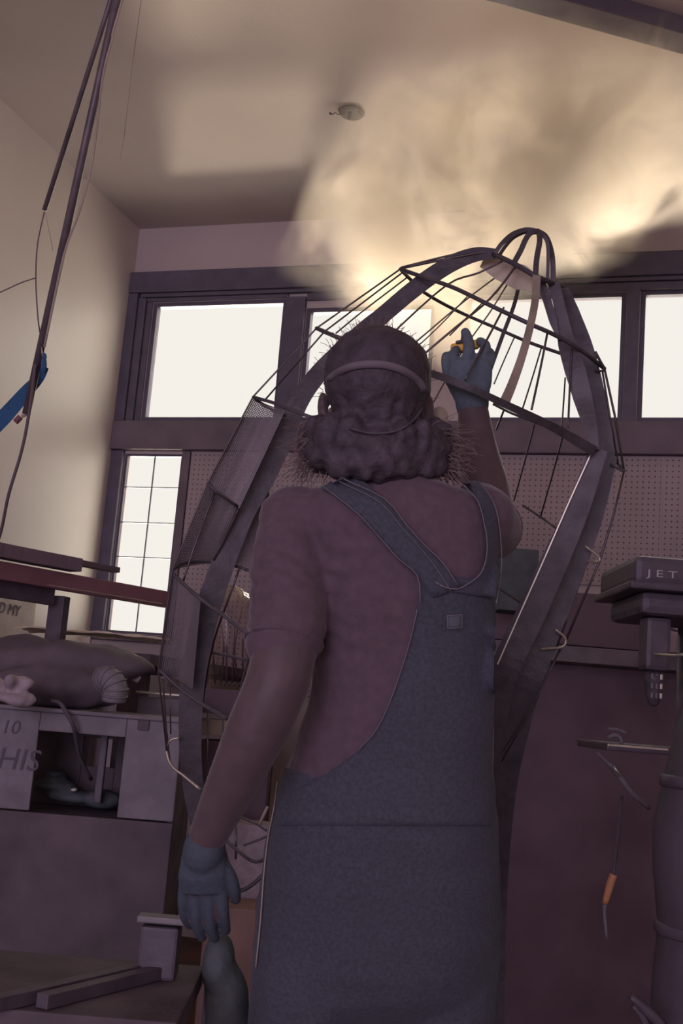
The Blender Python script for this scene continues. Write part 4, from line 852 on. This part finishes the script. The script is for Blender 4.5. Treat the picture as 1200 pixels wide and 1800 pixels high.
b = B(); tube(b, [P(1078, 1536, 2.6), P(1085, 1480, 2.7), P(1092, 1400, 2.8)], [.004, .004, .004], 6); obj('hanger', b, 'black', hm, True)
b = B(); tube(b, [P(1108, 1752, 2.05), P(1135, 1775, 2.05), P(1165, 1805, 2.05)], [.006, .010, .010], 8); tube(b, [P(1112, 1768, 2.05), P(1130, 1790, 2.05), P(1140, 1815, 2.05)], [.005, .007, .007], 8); tag(obj('metal_clamp', b, 'darkmetal', smooth=True), 'scuffed metal clamp at the bottom edge near the dark machine', 'clamp')

# ------------------------------------------------------------------ smoke drifting from the work
def smoke():
    x0, x1, y0, y1, z0, z1 = -2.05, 0.75, 3.3, 5.1, 2.35, 3.57
    b = B(); box(b, (x0, y0, z0), (x1, y1, z1)); m = bpy.data.materials.new('smoke'); m.use_nodes = True; nt = m.node_tree; nt.nodes.clear(); L = nt.links.new
    out = nt.nodes.new('ShaderNodeOutputMaterial'); pv = nt.nodes.new('ShaderNodeVolumePrincipled'); L(pv.outputs[0], out.inputs['Volume'])
    pv.inputs['Color'].default_value = (0.98, 0.90, 0.78, 1); pv.inputs['Anisotropy'].default_value = 0.5
    tc = nt.nodes.new('ShaderNodeTexCoord'); total = None
    def math_(op, a, b2=None, c=None, clamp=False):
        n = nt.nodes.new('ShaderNodeMath'); n.operation = op; n.use_clamp = clamp
        for i, v in enumerate((a, b2, c)):
            if v is None: continue
            if isinstance(v, (int, float)): n.inputs[i].default_value = v
            else: L(v, n.inputs[i])
        return n.outputs[0]
    nz0 = nt.nodes.new('ShaderNodeTexNoise'); nz0.inputs['Scale'].default_value = 1.8; nz0.inputs['Detail'].default_value = 1; L(tc.outputs['Object'], nz0.inputs['Vector'])
    wv = nt.nodes.new('ShaderNodeVectorMath'); wv.operation = 'MULTIPLY_ADD'; wv.inputs[1].default_value = (.5, .5, .5); L(nz0.outputs['Color'], wv.inputs[0]); L(tc.outputs['Object'], wv.inputs[2])
    def blob(c, r, wgt):
        s = nt.nodes.new('ShaderNodeVectorMath'); s.operation = 'SUBTRACT'; L(wv.outputs[0], s.inputs[0]); s.inputs[1].default_value = Vector(c)+Vector((.25, .25, .25))
        q = nt.nodes.new('ShaderNodeVectorMath'); q.operation = 'MULTIPLY'; L(s.outputs[0], q.inputs[0]); q.inputs[1].default_value = tuple(1/v for v in r)
        ln = nt.nodes.new('ShaderNodeVectorMath'); ln.operation = 'LENGTH'; L(q.outputs[0], ln.inputs[0])
        g = math_('SUBTRACT', 1.0, ln.outputs['Value'], clamp=True); return math_('MULTIPLY', g, wgt)
    for c, r, wgt in ((P(800, 420, 4.2), (.42, .5, .26), 1.5), (P(700, 430, 4.4), (.40, .5, .27), 1.3), (P(620, 430, 4.5), (.30, .45, .34), 1.4), (P(660, 350, 4.4), (.30, .5, .22), 1.4), (P(900, 290, 4.0), (.55, .5, .40), 3.0), (P(1000, 230, 4.05), (.5, .5, .34), 2.5), (P(1150, 255, 4.05), (.5, .5, .25), 1.6),
                      (P(880, 210, 4.0), (.32, .45, .22), 1.4), (P(800, 555, 4.5), (.20, .35, .26), 1.5), (P(640, 505, 4.6), (.34, .35, .16), 1.3), (P(1100, 200, 4.2), (.4, .45, .24), 1.4), (P(980, 380, 4.1), (.3, .4, .18), .8), (P(770, 330, 4.2), (.32, .45, .24), 1.3)):
        v = blob(c, r, wgt); total = v if total is None else math_('ADD', total, v)
    n1 = nt.nodes.new('ShaderNodeTexNoise'); n1.inputs['Scale'].default_value = 4.2; n1.inputs['Detail'].default_value = 5; n1.inputs['Roughness'].default_value = .68; n1.inputs['Distortion'].default_value = .8; of = nt.nodes.new('ShaderNodeVectorMath'); of.operation = 'ADD'; of.inputs[1].default_value = (5.3, 2.1, 7.7); L(wv.outputs[0], of.inputs[0]); L(of.outputs[0], n1.inputs['Vector'])
    d = math_('MULTIPLY', math_('SUBTRACT', n1.outputs['Fac'], .38), 4.6, clamp=True)
    dens = math_('MULTIPLY', math_('MULTIPLY', total, d), SMOKE)
    L(dens, pv.inputs['Density'])
    o = obj('smoke', b, m); tag(o, 'pale sunlit smoke drifting under the ceiling above the steel frame', 'smoke', kind='stuff')
SMOKE = 3.8
smoke()
